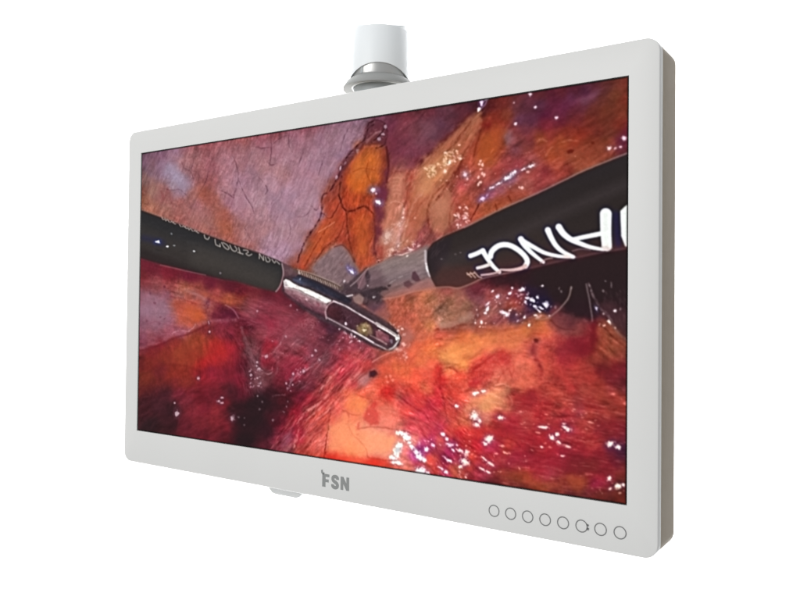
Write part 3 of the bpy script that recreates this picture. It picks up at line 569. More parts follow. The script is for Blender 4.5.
# ---- glowing orange hump, bottom centre
HUMP = [(322, 459), (328, 425), (340, 398), (360, 386), (388, 392), (398, 420), (400, 470), (340, 462)]
scatter(HUMP, 110, -20, 60, 8, 1.6, ['fa9c68', 'f8a470', 'f07048', 'e85c38'], (.12, .35), f=1.8)
stroke([(330, 412), (328, 424), (327, 436), (325, 446), (324, 458)], 1.3, '7c2020', .75, .9, rag=1)
stroke([(330, 410), (326, 418), (318, 428), (308, 436)], 1.1, '94282c', .5, .9, rag=.8)
stroke([(342, 410), (348, 415), (348, 425), (352, 434), (360, 442), (366, 450), (367, 457), (374, 459), (392, 461)], 1.5, 'ac3024', .75, 1, rag=.6)
stroke([(341, 412), (345, 411), (352, 415), (360, 415)], 1.2, 'a8402c', .6, 1); stroke([(358, 429), (370, 427), (385, 428), (398, 430), (410, 433), (416, 436)], 1.5, '9c2c30', .7, 1.2, rag=.6)
stroke([(355, 394), (368, 399), (380, 400), (388, 406)], 1.2, 'b83c24', .6, 1.2)
poly([(363, 414), (370, 405), (375, 401), (377, 404), (375, 409), (379, 413), (378, 424), (370, 426), (364, 421)], 'c41c26', .8, 3, 1.8, 3)
poly([(357, 424), (359, 422), (359, 430), (356, 430)], 'c02028', .8, 1.5, .6); glint(357.5, 434.5, 1.5, 1.2, 0, 'c83838', .8); glint(368, 414, .9, .8, 0, 'f06868', .8)
poly([(386, 434), (393, 431), (394, 436), (386, 438)], 'dc4850', .7, 1.5, .6); poly([(325, 452), (365, 458), (400, 462), (400, 468), (322, 462)], 'e82c1c', .55, 5, 1.5)
poly([(362, 432), (388, 432), (396, 446), (384, 456), (370, 448)], 'f0b088', .35, 8, 2)

# ---- orange field, middle right
ORG = [(400, 345), (440, 330), (500, 330), (560, 330), (550, 372), (480, 385), (440, 385), (395, 385), (388, 360)]
streak(ORG, -8, 10, 3, .14, 460, (.5, 1.4, 1.2)); scatter(ORG, 300, -25, 45, 5, 1.1, ['f8a860', 'f09048', 'c04828', 'd85430', 'f8b070'], (.15, .4))
scatter([(395, 345), (432, 345), (436, 385), (395, 385)], 150, -40, 60, 4, 1.2, ['f8a050', 'd84024', 'f48838', 'c83820', 'f0785c'], (.2, .5))
KN = [(432, 292), (478, 300), (476, 320), (455, 328), (438, 332), (420, 340), (402, 338), (392, 312), (402, 296)]
streak(KN, 20, 4, 3, .2, 480); scatter(KN, 330, 20, 70, 3, .9, ['d89868', 'c88858', '80382c', '94483c', 'e0a878', '6c3c2c'], (.2, .5))
scatter([(392, 300), (425, 300), (415, 345), (396, 340)], 110, -65, 25, 5, 1.2, ['e88050', 'a83828', 'f09868', '943030'], (.2, .55))
poly([(438, 324), (455, 320), (470, 312), (474, 316), (456, 327), (440, 331)], 'b8907c', .5, 4, 1)
stroke([(435, 330), (448, 329), (460, 325), (472, 325), (485, 329), (500, 331), (515, 328), (530, 325)], 2.2, '80281c', .6, 2, rag=1)
stroke([(472, 322), (478, 312), (484, 306)], 2, '74302c', .5, 1.5, rag=1)
BR = [(468, 372), (476, 362), (486, 355), (498, 351), (508, 356), (512, 366), (500, 366), (492, 374), (478, 382)]
poly(BR, 'd04038', .35, 5, 3); scatter(BR, 55, -35, 30, 6, 1.5, ['b01c24', 'c02428', 'a01820', 'e87858'], (.35, .75))
for P in [[(469, 374), (478, 366), (488, 359), (497, 352)], [(484, 358), (492, 354), (503, 359), (509, 361)], [(494, 366), (492, 374), (490, 380)], [(500, 366), (504, 374), (506, 380)], [(512, 360), (513, 370), (512, 376)], [(449, 367), (455, 370), (460, 376)], [(440, 364), (440, 374), (438, 382)], [(436, 368), (442, 366)]]:
    stroke(P, 1.5, 'a41c20', .5, 1.4, taper=True, rag=1)
stroke([(508, 336), (516, 341), (526, 342), (534, 345)], 1.2, 'a82c30', .6, 1, rag=.7); glint(445, 350.5, .9, 1.4, 0, 'a03030', .8); glint(524, 356, 1.8, .8, 0, 'b83838', .6)
stroke([(536, 341), (532, 348), (534, 355), (538, 362), (541, 370), (540, 380)], 3, '8c2430', .65, 2.2, rag=1); glint(536, 341, 2.4, 1.8, 0, '4a2028', .9)
stroke([(498, 385), (505, 400), (520, 384)], .1, DK, 0)
# jaw-tip surroundings
glints([(392, 340), (410, 340), (406, 360), (394, 360)], 36, .9, ('e8b8b8', 'f0d0d0', 'c09090'), a=(.35, .9)); glints([(388, 322), (402, 326), (404, 338), (396, 332)], 16, .9, ('d8c8d8', 'ffffff'), a=(.4, .9))
stroke([(372, 362), (382, 356), (392, 352)], 1.2, 'e09888', .6); poly([(404, 330), (412, 330), (412, 340), (404, 342)], 'a06c6c', .5, 4, 1.5)
poly([(368, 372), (374, 370), (377, 374), (373, 378), (369, 377)], '3a1a28', .92, 2, .8); poly([(360, 382), (368, 372), (370, 379), (364, 386)], 'b87880', .5, 3, 1)
for x, y in [(386, 377), (390, 376), (392, 380), (387, 382)]: glint(x, y, 1.4, 1.1, 30, 'f0987c', .7)
glint(388.5, 379.5, 1.2, 1.6, 0, 'b82c2c', .7)

# ---- red muscle, lower right
RED = [(400, 385), (470, 385), (470, 492), (430, 485), (405, 440)]
streak(RED, 42, 14, 2.4, .2, 500, (.5, 1.5, 1.4)); scatter(RED, 330, 42, 12, 8, 1.2, ['f49080', 'a01838', 'c01c30', 'f0a088', 'e85848', '8c1430'], (.2, .5))
MUS = [(500, 395), (545, 375), (628, 385), (628, 440), (600, 500), (470, 485), (480, 440)]
streak(MUS, 8, 20, 2.4, .24, 520, (.7, 1.3, 1.2)); scatter(MUS, 520, 8, 12, 12, 1.3, ['e87068', 'e06058', '84142c', '981c30', 'f09080', 'a82030'], (.16, .45))
scatter([(540, 385), (628, 380), (625, 418), (560, 412)], 120, 15, 30, 8, 1.6, ['d06c44', '8c2020', 'c8603c', '741824'], (.15, .4))
for P in [[(510, 404), (522, 406), (535, 408)], [(505, 422), (516, 426), (528, 428)], [(512, 412), (524, 413), (535, 414)], [(520, 440), (535, 447), (550, 448)], [(560, 398), (568, 400), (576, 402)], [(585, 402), (600, 406), (612, 407)],
          [(585, 412), (598, 414), (612, 420)], [(575, 440), (590, 442), (600, 440)], [(536, 466), (552, 468), (563, 472)], [(535, 474), (548, 478), (560, 479)], [(510, 466), (520, 462), (532, 460)], [(586, 424), (592, 428), (604, 430)], [(540, 396), (555, 393), (566, 396)]]:
    stroke(P, 1.8, 'ec8c80', .55, 1.2, taper=True, rag=1)
for P in [[(583, 404), (592, 408), (602, 409)], [(541, 383), (552, 384), (566, 387)], [(536, 400), (550, 404), (558, 404)], [(600, 406), (585, 405), (580, 400)], [(583, 418), (596, 420)], [(500, 436), (512, 440), (520, 446)], [(436, 382), (441, 392), (444, 404), (446, 416)]]:
    stroke(P, 2.2, '7c1020', .6, 1.6, taper=True, rag=1)
scatter([(475, 392), (510, 385), (512, 404), (500, 412), (478, 406)], 60, 12, 20, 7, 1.2, ['f4b078', 'f8b880', 'b83c38'], (.25, .6))
for P in [[(482, 392), (490, 394), (500, 398)], [(494, 386), (502, 384), (508, 386)], [(483, 399), (492, 402), (502, 404)], [(508, 395), (512, 402), (510, 408)]]: stroke(P, 1.4, 'f8c090', .6, 1.1, taper=True)
stroke([(470, 388), (480, 387), (490, 382)], 1.5, '5c2040', .5, 1.2, rag=1); stroke([(402, 399), (411, 406), (424, 414), (430, 424)], 1.8, '7c1828', .75, 1.2, rag=.7)
poly([(468, 383), (480, 381), (476, 388), (468, 388)], 'b81828', .6, 2.5, 1)
# brown-green recesses and orange fat strip along the bottom
for P, c, a in [([(566, 460), (590, 458), (600, 466), (592, 476), (572, 476)], '5c221e', .5), ([(485, 478), (498, 474), (505, 484), (495, 488)], '5c1c20', .5)]: poly(P, c, a, 6, 3)
for P in [[(500, 474), (515, 476), (530, 481), (545, 486), (560, 484)], [(562, 480), (572, 478), (583, 482)]]: stroke(P, 7, 'a44a1e', .5, 4, rag=2)
poly([(567, 477), (580, 477), (583, 483), (572, 487)], 'b45822', .5, 3, 1.5)
poly([(603, 446), (613, 440), (627, 446), (627, 462), (610, 460)], '2c1438', .55, 5, 2); poly([(592, 480), (602, 478), (604, 486), (594, 487)], '9c1850', .4, 4)

poly([(250, 296), (282, 300), (312, 318), (322, 334), (296, 345), (262, 338), (244, 316)], 'a04c5c', .3, 9, 3)
poly([(205, 345), (234, 340), (240, 365), (225, 392), (205, 385)], 'a0202c', .3, 9, 3)
poly([(139, 352), (180, 342), (200, 346), (194, 386), (139, 392)], '8c2a20', .4, 12, 4)
poly([(137, 290), (168, 292), (174, 318), (160, 330), (137, 335)], 'a06c7c', .42, 12, 3)
poly([(352, 405), (392, 400), (400, 440), (396, 456), (340, 455), (332, 430)], 'f49868', .28, 12, 3)
poly([(560, 366), (628, 386), (628, 500), (480, 484), (500, 400)], '9c2430', .25, 18, 4)
poly([(380, 300), (440, 340), (436, 384), (386, 384), (378, 350)], 'd8643c', .3, 12, 4)
# where the crimson lies deep and where the fat glows
MD = 'a01a2e'
for P, c, a in [([(508, 395), (540, 388), (548, 402), (530, 412), (505, 408)], 'a01e2c', .5), ([(496, 424), (560, 418), (575, 436), (530, 446), (498, 436)], MD, .45), ([(500, 446), (600, 446), (625, 462), (600, 478), (500, 466)], '8c182c', .45),
                ([(590, 418), (628, 416), (628, 440), (596, 440)], '7c1a28', .5), ([(592, 362), (628, 362), (628, 384), (604, 382)], '6c1824', .55), ([(548, 345), (584, 338), (590, 352), (572, 366), (552, 356)], '8c1c2c', .45),
                ([(400, 392), (436, 392), (446, 430), (424, 440), (404, 424)], 'c82834', .35), ([(448, 425), (475, 430), (480, 450), (455, 448)], 'c4202c', .4), ([(560, 395), (625, 395), (620, 412), (570, 410)], '9c3028', .3)]:
    poly(P, c, a, 9, 4)
poly([(330, 428), (344, 412), (362, 430), (396, 436), (396, 452), (366, 454), (328, 452)], 'fa9a5c', .6, 9, 3); poly([(352, 392), (366, 400), (362, 414), (348, 410), (340, 404)], 'f28848', .55, 6, 2)
poly([(440, 342), (480, 334), (524, 334), (520, 350), (490, 348), (470, 360), (446, 366)], 'ec8c44', .45, 9, 3); poly([(436, 348), (458, 350), (462, 364), (440, 360)], 'f49c4c', .4, 7, 3)
poly([(492, 366), (520, 358), (534, 372), (528, 388), (500, 386)], 'e87050', .35, 8, 3); poly([(470, 396), (508, 388), (508, 408), (478, 414)], 'eca060', .45, 7, 3)
poly([(478, 326), (530, 324), (548, 320), (552, 330), (520, 334), (480, 334)], 'd87834', .4, 5, 2)
scatter([(500, 395), (628, 390), (628, 470), (500, 470)], 240, 8, 10, 10, 1.1, ['f09088', '780f22', 'e06860', '6c1020'], (.25, .6))
scatter([(405, 395), (470, 400), (470, 480), (430, 480)], 160, 42, 10, 9, 1.1, ['f49c88', '8c1028', 'f07060'], (.25, .6))
scatter([(322, 400), (398, 390), (398, 430), (330, 430)], 60, -15, 40, 7, 1, ['c83c28', 'f8b080'], (.15, .4))
for P in [[(437, 364), (440, 378), (439, 392)], [(442, 362), (440, 372)], [(470, 372), (480, 364), (492, 356), (502, 352), (511, 358)], [(484, 366), (494, 362), (504, 368)], [(496, 384), (503, 374), (508, 368), (512, 378)]]:
    stroke(P, 1.6, 'a4181e', .45, 1.5, taper=True, rag=1)
stroke([(536, 342), (533, 350), (536, 360), (541, 370)], 3.6, '842430', .6, 2.6, rag=1)
poly([(137, 385), (236, 378), (262, 400), (262, 450), (137, 432)], '3a141c', .06, 16, 4)
# bright wet glints with violet fringes
VH = '8848b0'
for g in [(396.5, 452, 3.2, 6.6, 12), (391, 457, 2, 2, 0), (399, 446, 3.4, 2.2, -20), (402, 433.5, 5.6, 1.8, 8), (407, 438, 4, 2.2, 20), (396, 463, 5, 2, 8), (393, 458, 2, 1.4, 0), (416, 452, 4, 2, 35), (411, 447, 2.4, 1.6, 30),
          (420, 458, 3.8, 2.4, 35), (424, 460, 2, 1.6, 0), (421, 471, 5.5, 3.2, 12), (414, 474, 3, 1.8, 0), (427, 474, 2.2, 2, 0), (409, 443, 2, 1.2, 0)]:
    glint(*g, 'fdfbff', 1, 'b080b8', 1.5, .35)
poly([(394, 449), (399, 447), (401, 451), (396, 454)], 'b0a8bc', .6, 2, 1)
for g in [(442.5, 434.5, 2.2, 1.6, 50), (446, 439, 2, 1.7, 30), (449.5, 444.8, 4.2, 1.7, 5), (453, 450.5, 2.4, .9, 50), (460.5, 451, 3, 1.5, 20), (466.5, 453, 2.2, 2.6, 0), (464.5, 462, 3.6, 2.8, 30), (426, 449.5, 2.4, 2, 0),
          (432.5, 445.5, 2.2, 1.3, 40), (445, 458, 1.2, .8, 50), (449, 461, 4, 1.3, 25), (440, 468, 5, .9, 36), (445.5, 472, 2, 1.3, 30), (481.5, 469, 4, 1, 35), (487.5, 472, 2.2, .9, 30), (490, 464, 4.4, 1.7, 33), (484, 459, 3, .8, 40),
          (460, 467, 2.2, 1.3, 20), (474.5, 416, 4, 3.6, 20), (479, 421, 2.2, 2, 0), (476.5, 425, 3.2, 2, 10), (475, 393.5, 3.2, 1.6, -15), (483.5, 391, 2.2, 1.3, 0), (500, 417.5, 3.4, 1.5, 8), (456, 406, 2.2, 1.2, 0),
          (488.8, 439.5, 3.6, 3.4, 0), (484, 443.5, 2.2, 1.6, 0), (543.5, 427.5, 4.2, 1.2, 5), (563.5, 424, 1.8, 1.2, 0), (568, 429.5, 2.8, 1.8, 20), (564, 427, 2, 1.2, 30), (551.5, 437.5, 2.8, 2.2, 0), (556.5, 434.5, 2.2, 1.4, -20),
          (610, 444, 3.4, 2.6, -35), (618, 447.5, 2.4, 2, 0), (609, 479, 1.5, 2.2, 30), (617.5, 486.5, 3.2, 2, -8), (623, 485, 1.2, 1.6, 0), (609.5, 489, 1.8, 1, -30), (568, 447, 2.4, 1, 25), (541.5, 447, 1.3, .9, 20), (559, 442.5, 2.6, 1, 40), (562, 456, 2, .7, 0)]:
    glint(*g, 'fbf6ff', 1, '7c40a0' if g[0] > 480 and g[1] < 445 or g[0] > 600 else '9c2c80', 1.7, .32)
glint(617.5, 486.3, 2.2, 1.2, -8, 'ffffe0', .9)
stroke([(556, 442), (558, 445), (564, 445), (569, 447)], 1.6, 'f0a0a8', .8, 1, rag=.6)
glints([(400, 435), (470, 440), (470, 482), (420, 476)], 70, .7, ('f0c0d0', 'ffffff', 'e0a0c8'), ang=38, dang=20, a=(.35, .9))
glints([(505, 405), (600, 410), (600, 450), (520, 450)], 40, .6, ('f4b0a8', 'f8c8c0'), ang=8, dang=15, asp=2.6, a=(.3, .7))
glints([(590, 478), (626, 480), (624, 498), (592, 494)], 16, .6, ('e0c0a8', 'd0a080'), a=(.3, .7))
glints([(470, 450), (530, 455), (520, 470), (480, 474)], 24, .6, ('f4b0b8', 'f8c8c0'), a=(.3, .7), ang=15, dang=20)
glint(505, 453, 2.6, 1, 15, 'f8c0b0', .9); glint(496, 454, 2, .9, 0, 'f4a0a8', .8); glint(501, 446, 2.6, .9, 10, 'f8b8a8', .8)

# ---- deep shadow below the right shaft, with strings of liquid
poly([(478, 279), (505, 273), (535, 267), (580, 257), (628, 246), (629, 340), (604, 312), (592, 318), (572, 322), (560, 308), (548, 298), (520, 286), (490, 284)], '28181c', .8, 10, 4)
poly([(530, 268), (580, 257), (628, 246), (629, 300), (560, 300), (532, 282)], '2a1c1e', .8, 10, 3)
poly([(596, 304), (610, 302), (628, 312), (628, 336), (612, 322)], '4c2a30', .7, 6, 2); scatter([(600, 290), (628, 290), (628, 332), (610, 320)], 60, 70, 20, 6, 1.3, ['6c4048', '2c181e', '805860'], (.15, .45))
poly([(553, 315), (572, 314), (590, 322), (582, 332), (560, 332), (548, 326)], '7c383c', .5, 5, 2.5); stroke([(550, 320), (560, 328), (574, 330)], 1.4, '501c24', .5, 1.4)
poly([(592, 322), (596, 322), (597, 345), (590, 355), (576, 352), (580, 345), (590, 340)], '7a1424', .6, 4, 1.5); stroke([(593, 320), (593, 334), (592, 345)], 3, '701420', .6, 2.4)
WET = [(478, 306), (495, 294), (515, 288), (540, 292), (552, 305), (545, 318), (520, 324), (480, 328), (470, 322)]
streak(WET, -40, 6, 2, .3, 540); scatter(WET, 90, -40, 35, 6, 1.2, ['c88080', '481830', '8c3c44', 'd8a0a0', '302050'], (.25, .6))
poly([(526, 286), (546, 290), (554, 304), (546, 314), (534, 312), (528, 300)], '22182c', .6, 5, 2.5); poly([(506, 314), (514, 308), (518, 316), (510, 322)], '382840', .4, 3, 1.5)
for g in [(521, 290, 3.4, 1.9, -35), (497, 296.5, 2.2, 1.3, -35), (510, 293, 2.2, 1.2, -40), (512, 288, 1.4, .9, 0), (527, 298, 2.6, 1.2, 15), (532, 300, 2.6, 1.4, 20), (525, 302, 2, 1.2, 10), (537, 297, 1.8, 1.0, 60), (545, 304.5, 2.3, 2.6, 0),
          (541, 308, 2.6, .9, 20), (534, 306, 1.5, 1, 0), (503, 312.5, 4.5, 1.6, 15), (506, 315, 2, 1.6, 0), (510, 310, 2.2, .8, -40), (487, 309, 1.2, 2.4, 30), (488, 303, 2.6, .9, -40), (485, 313, 1.4, 1.2, 0), (481, 322, 1.1, 1.5, 0),
          (529, 325, 1.8, 1.2, -35), (524, 317, 2, 1.0, -60), (535, 315.5, 2.2, .8, 5), (475, 323, .9, 1.3, 0), (492, 291, 1.6, .8, -30), (542, 286, 1.3, .8, 0), (549, 316, 1.4, .8, 0), (538, 310.5, 2.2, .8, 40)]:
    glint(*g, 'f8f4ff', 1, '2c2648' if g[0] > 515 else '885070', 1.5, .25)
glints(WET, 75, .65, ('f0d0d0', 'ffffff', 'c8b8e0'), ang=-35, dang=25, a=(.35, .9))
stroke([(571, 287), (568, 298), (560, 308), (552, 315), (544, 319), (536, 319)], 1.5, '9c7c70', .75, 1, rag=.3)
stroke([(586, 284), (589, 300), (591, 312), (592, 321)], 1.6, '7c6468', .75, 1, rag=.3)
stroke([(588, 283), (594, 298), (600, 308), (608, 316), (616, 330), (627, 341)], 2.2, '806068', .7, 1.2, rag=1)
glint(596, 309, 1.2, 2.8, -20, 'c8c0f0', .95, '2c2850', 1.8, .4); glint(609, 322, 1.2, 2.4, -40, 'fff8f0', 1); glint(603.5, 325.5, 1.4, 1.2, 0, 'fff0e0', .9); glint(599, 325, .9, 1.6, 20, 'e0a088', .8); glint(603, 314, 1, 1, 0, 'e8d0c8', .9)
glint(615, 328, 1.0, .9, 0, 'f0d0c0', .8); glint(615, 310.8, 1.4, 1.4, 0, 'f4e8f0', .95); glint(541.7, 286, 1.4, .9, 0, 'f0d8e0', .9); glint(605, 281, .9, .9, 0, 'b0a0b0', .8); glint(611, 285, .7, 2.2, 0, '806870', .8)
for x, y in [(589, 285), (591, 290), (571, 288), (561, 292), (559, 288), (603, 291), (555, 307), (620, 309)]: glint(x, y, .8, 1.5, rng.random() * 60 - 30, '9c8488', .6)
stroke([(594, 322), (604, 328), (614, 338), (627, 348)], 2, '48181e', .55, 1.6, rag=.6)

# ---- grey tissue held by the left jaw
GT = [(312, 268), (320, 258), (332, 248), (340, 245), (347, 250), (352, 260), (358, 268), (360, 276), (352, 286), (340, 290), (318, 278)]
poly(GT, '866a6e', .9, 2, 1); streak(GT, -55, 6, 2, .25, 560, f=2); scatter(GT, 90, -60, 30, 5, 1, ['b49c9c', '5c404c', 'a08488', '6c5058'], (.2, .5))
stroke([(334, 247), (342, 245), (349, 252), (354, 262)], 1.4, '5c3038', .6, 1.2)
glint(351, 270.5, 3.4, 1.7, 40, 'b0a8e8', .9, '5c4c90', 1.9); glint(351.5, 272, 2.4, 1.0, 40, 'f4f4ff', 1); glint(344, 281, 1.2, 1, 0, 'e8e0e8', .9); glint(341, 264, 1.6, .8, 30, '8c5450', .7)

# ---- fine wet sheen along the fibres
hl = np.clip((f1 + .6 * f2 - 2.5) * .7, 0, 1) * np.clip((amp - .07) * 18, 0, 1) * np.clip(patch - .7, 0, 1) * 1.4
img += (hl * .26)[..., None] * np.array([1, .72, .76]) * np.clip(img[..., :1] * 1.3, .2, 1)

# ---- RIGHT INSTRUMENT: glassy grey sleeve, then the black shaft
SLV = [(378, 263), (386, 259), (396, 255), (412, 252), (428, 244), (428, 252), (426, 262), (428, 272), (432, 279), (435, 288), (412, 292), (394, 297), (378, 301), (362, 297), (350, 288), (356, 276), (368, 268)]
gradpoly(SLV, [(0, '7e6460'), (.3, '927c7a'), (.62, '7e686c'), (.82, '84605e'), (1, 'a46458')], ((404, 248), (412, 294)), 1.4, .6)
poly([(350, 284), (366, 268), (378, 266), (388, 290), (378, 300), (362, 297)], '644850', .6, 8, 2)
streak(SLV, -25, 12, 2.4, .2, 580, f=2); scatter(SLV, 90, -26, 16, 8, 1.2, ['a08c8c', '604850', '988080', '54404a'], (.15, .4))
poly([(412, 272), (415, 271), (418, 276), (420, 281), (415, 282), (411, 278)], '54303c', .85, 1.4, .6); poly([(403, 282), (408, 280), (413, 284), (409, 289), (404, 286)], '5c3840', .8, 1.4, .6)
poly([(356, 294), (370, 289), (384, 286), (387, 289), (378, 293), (384, 297), (376, 301), (360, 298)], '30262a', .85, 2.4, 1.4); glint(389, 285.5, 2, 1.2, 0, '3c2c32', .8)
poly([(388, 297), (404, 289), (420, 281), (430, 278), (435, 287), (414, 291)], 'b4706a', .5, 3, 1); stroke([(382, 299), (396, 297), (412, 292), (435, 288)], 1.7, 'c47c64', .7, 1.2)
stroke([(397, 255), (404, 254), (412, 250), (420, 245)], 1.6, 'e0b8a8', .85, 1, rag=.6); stroke([(384, 259), (393, 255), (398, 254)], 1.2, 'b0807c', .6, 1)
stroke([(389, 283), (396, 279), (402, 276)], 1.2, 'c0b0ac', .6, 1, rag=.5); glint(407, 256, 1.4, .8, -30, 'f0e0d0', .8)
stroke([(425, 251), (425.5, 262), (427, 270), (429.5, 276)], 2.4, 'c8bcc4', .8, 1.2); glint(426.5, 267, 1.1, 3.6, -12, 'ffffff', .95)
# crumpled tip where the jaws meet
TIP = [(336, 288), (348, 282), (356, 276), (366, 268), (370, 276), (366, 288), (378, 292), (384, 302), (374, 312), (358, 302), (344, 298)]
poly(TIP, '43323a', .8, 2.4, 1.2); scatter(TIP, 80, -40, 40, 5, 1.2, ['94787c', '241a20', '7c5c64', '1c161c'], (.3, .7))
stroke([(350, 286), (357, 280), (364, 272), (368, 268)], 1.2, 'b89898', .7, 1); stroke([(358, 288), (361, 280), (366, 270)], 1.6, 'a07078', .7, 1); poly([(356, 282), (364, 274), (366, 284), (360, 290)], '946a72', .6, 2, 1)
poly([(352, 298), (358, 294), (364, 298), (362, 304), (355, 305)], 'a48078', .8, 2, 1.2); stroke([(343, 297), (348, 296), (352, 295)], 1.5, 'e8e0e0', .85, 1); glint(373.5, 297, 1.2, 1.1, 0, 'd0c8c8', .9); glint(367.5, 285.7, 1, .8, 0, 'c8b8b8', .8)
poly([(366, 306), (384, 302), (392, 316), (384, 322), (372, 314)], '74485c', .45, 4, 2)
RS = [(427, 250), (432, 243), (442, 237), (456, 231), (464, 227.5), (480, 219), (500, 209.5), (535, 194), (585, 170), (629, 152), (629, 248.5), (610, 251.5), (576, 258), (535, 268), (510, 272.5), (482, 279), (470, 285), (460, 288), (450, 287.5), (436, 288), (431, 279), (428, 270), (426.5, 260)]
gradpoly(RS, [(0, '2a2427'), (.3, '2e2625'), (.62, '352a28'), (.85, '482a2a'), (1, '522a2a')], ((500, 200), (520, 280)), 1.1)
poly([(560, 185), (629, 158), (629, 240), (560, 250)], '2a2322', .6, 16, 2); poly([(435, 262), (470, 268), (500, 266), (478, 280), (462, 288), (436, 287)], '54302c', .5, 7, 2)
poly([(427, 250), (440, 240), (452, 236), (448, 258), (434, 276), (428, 268)], '2a2028', .6, 5)
stroke([(445, 262), (480, 248), (530, 226), (580, 204), (626, 184)], 10, '41383a', .55, 12)
scatter(RS, 60, -25, 20, 10, 1.2, ['3c302e', '241e20'], (.2, .4)); scatter([(428, 250), (444, 236), (446, 244), (432, 262)], 22, -50, 12, 7, .9, ['5c4448', '1c161a', '705458'], (.3, .6))
stroke([(464, 227.5), (480, 219.5), (500, 209.5), (535, 194), (560, 182), (585, 170), (628, 152.5)], 1.4, 'a8787a', .75, 1, rag=.2)
stroke([(436, 287.5), (448, 287), (458, 288), (470, 284), (482, 278.5), (496, 275), (515, 271.5)], 1.6, 'b07060', .75, 1.1)
stroke([(515, 271.5), (545, 264), (576, 257.5), (600, 252.5), (628, 248)], 1.8, '6c3440', .6, 1.6)
for g in [(441, 259, 1.3, 1.1), (455, 254, 1.2, .7), (460, 252.5, 1.0, .6)]: glint(*g, 0, '8c7480', .6)
# lettering printed on the shaft, upside down as the picture shows it
BL = '1c1858'; LW = 'f6fbf6'
L_E = [([(470, 255.8), (476, 253.6), (482.5, 250.4)], 3.8, 3.8, LW), ([(482.5, 251), (488, 260), (493.5, 267), (499, 272)], 4.4, 3, LW), ([(477, 268), (483, 266.5), (489, 264.5)], 2.6, 3, 'ece0d0'), ([(481, 275), (490, 274), (499, 271.8)], 1.6, 1.8, 'dca898')]
L_C = [([(490, 256.5), (490.8, 252.5), (493.5, 249), (498, 245.8), (503, 244.6), (509, 245.2), (515, 248), (521, 252.4), (525.5, 257.5), (527, 262), (525, 266)], 4.6, 4.4, LW), ([(525, 266), (520, 268.5), (510, 270), (500, 269.6)], 3.4, 1.6, 'e4b4a4')]
L_N = [([(520.5, 239), (524, 245), (530, 251.5), (537, 257.5), (543, 262)], 5, 2.6, LW), ([(521, 240), (534, 247.5), (545, 253), (558, 256), (572, 257)], 4.2, 2.4, LW), ([(547.5, 230), (551, 238), (556, 246), (563, 252), (573, 256.8)], 5, 3, LW)]
L_A = [([(558.5, 227), (563, 233.5), (570, 239), (580, 243.5), (590, 247), (603, 249.5)], 5.6, 2.6, LW), ([(573, 239.3), (586, 236.5), (601, 233.5)], 3.6, 4, LW), ([(605.5, 214), (605.5, 230), (606.5, 246)], 10, 8.6, LW)]
for S in (L_E, L_C, L_N, L_A):
    for P, w, w1, c in S: stroke(P, w + 4.5, BL, .6, 3.4, w1=w1 + 1.5)
stroke([(616, 214), (617, 232), (618, 244)], 6, BL, .6, 4)
for S in (L_E, L_C, L_N, L_A):
    for P, w, w1, c in S: stroke(P, w * 1.18, c, 1, 1.1, w1=w1 * 1.18)
poly([(620, 211), (624, 207), (629, 203), (629, 246), (625, 246.5), (621, 236)], LW, 1, 1)
glint(568, 256.5, 5, 1.3, 8, 'f4d8c8', .8); glint(606, 247.5, 5, 2, 0, 'dcb8b0', .6)
for P in [[(466.5, 273), (471, 277)], [(470, 272.5), (475, 277.5)], [(474, 272), (478, 276.5), (481, 277.5)], [(467, 274.5), (474, 273)]]: stroke(P, 1.3, 'd8a890', .85, .9)
stroke([(540, 263), (546, 259), (552, 258)], 1.4, 'c88c84', .7); stroke([(572, 251), (580, 249), (590, 250)], 1.2, 'a07084', .6)

# ---- LEFT INSTRUMENT: dark shaft with small print, then the steel jaw
LS = [(136, 208.5), (141, 210), (160, 217), (179, 224), (210, 236), (235, 245), (257, 252), (277, 260), (281, 262), (282.5, 268), (282, 276), (280, 285), (276, 292), (254, 287), (235, 281), (222, 279.5), (200, 274), (185, 270), (160, 264), (136, 257)]
poly([(138, 252), (160, 262), (200, 272), (240, 282), (276, 292), (300, 305), (286, 306), (240, 291), (180, 278), (138, 268)], '5c1626', .45, 9, 2)
gradpoly(LS, [(0, '28272a'), (.25, '2c2b2d'), (.6, '393432'), (.85, '36302e'), (1, '2e2626')], ((210, 234), (196, 272)), 1.1)
poly([(190, 242), (250, 258), (278, 272), (272, 288), (240, 278), (190, 264)], '47413d', .45, 9, 2)
stroke([(160, 265), (175, 268.5), (188, 271.5), (205, 275)], 1, 'a0646c', .5, 1)
stroke([(141, 210), (160, 217), (179, 223.5), (210, 235.5), (235, 244.5), (277, 260)], 1, '80585c', .45, 1)
scatter([(142, 215), (200, 240), (200, 262), (142, 252)], 40, 18, 20, 8, 1.4, ['3a3a44', '1e1c20', '484044'], (.15, .4), f=2)
stroke([(143, 238), (152, 240), (162, 243)], 6, '23244c', .5, 5)
glint(157.2, 241.6, 2, 1.3, -10, 'ffffff', 1, '2c3890', 2, .6); glint(167, 246.4, 1.3, .9, 0, 'f0f0f8', .9); glint(173.5, 245.6, 1.3, .7, 0, 'a8b0c0', .7); glint(193.5, 251.3, 1.6, .8, 0, 'e0e4ec', .85); glint(171, 233.5, .9, .8, 0, '8894a0', .7); glint(220, 273, .9, .9, 0, 'a090a8', .6)
PR_ = 'c4b2a4'
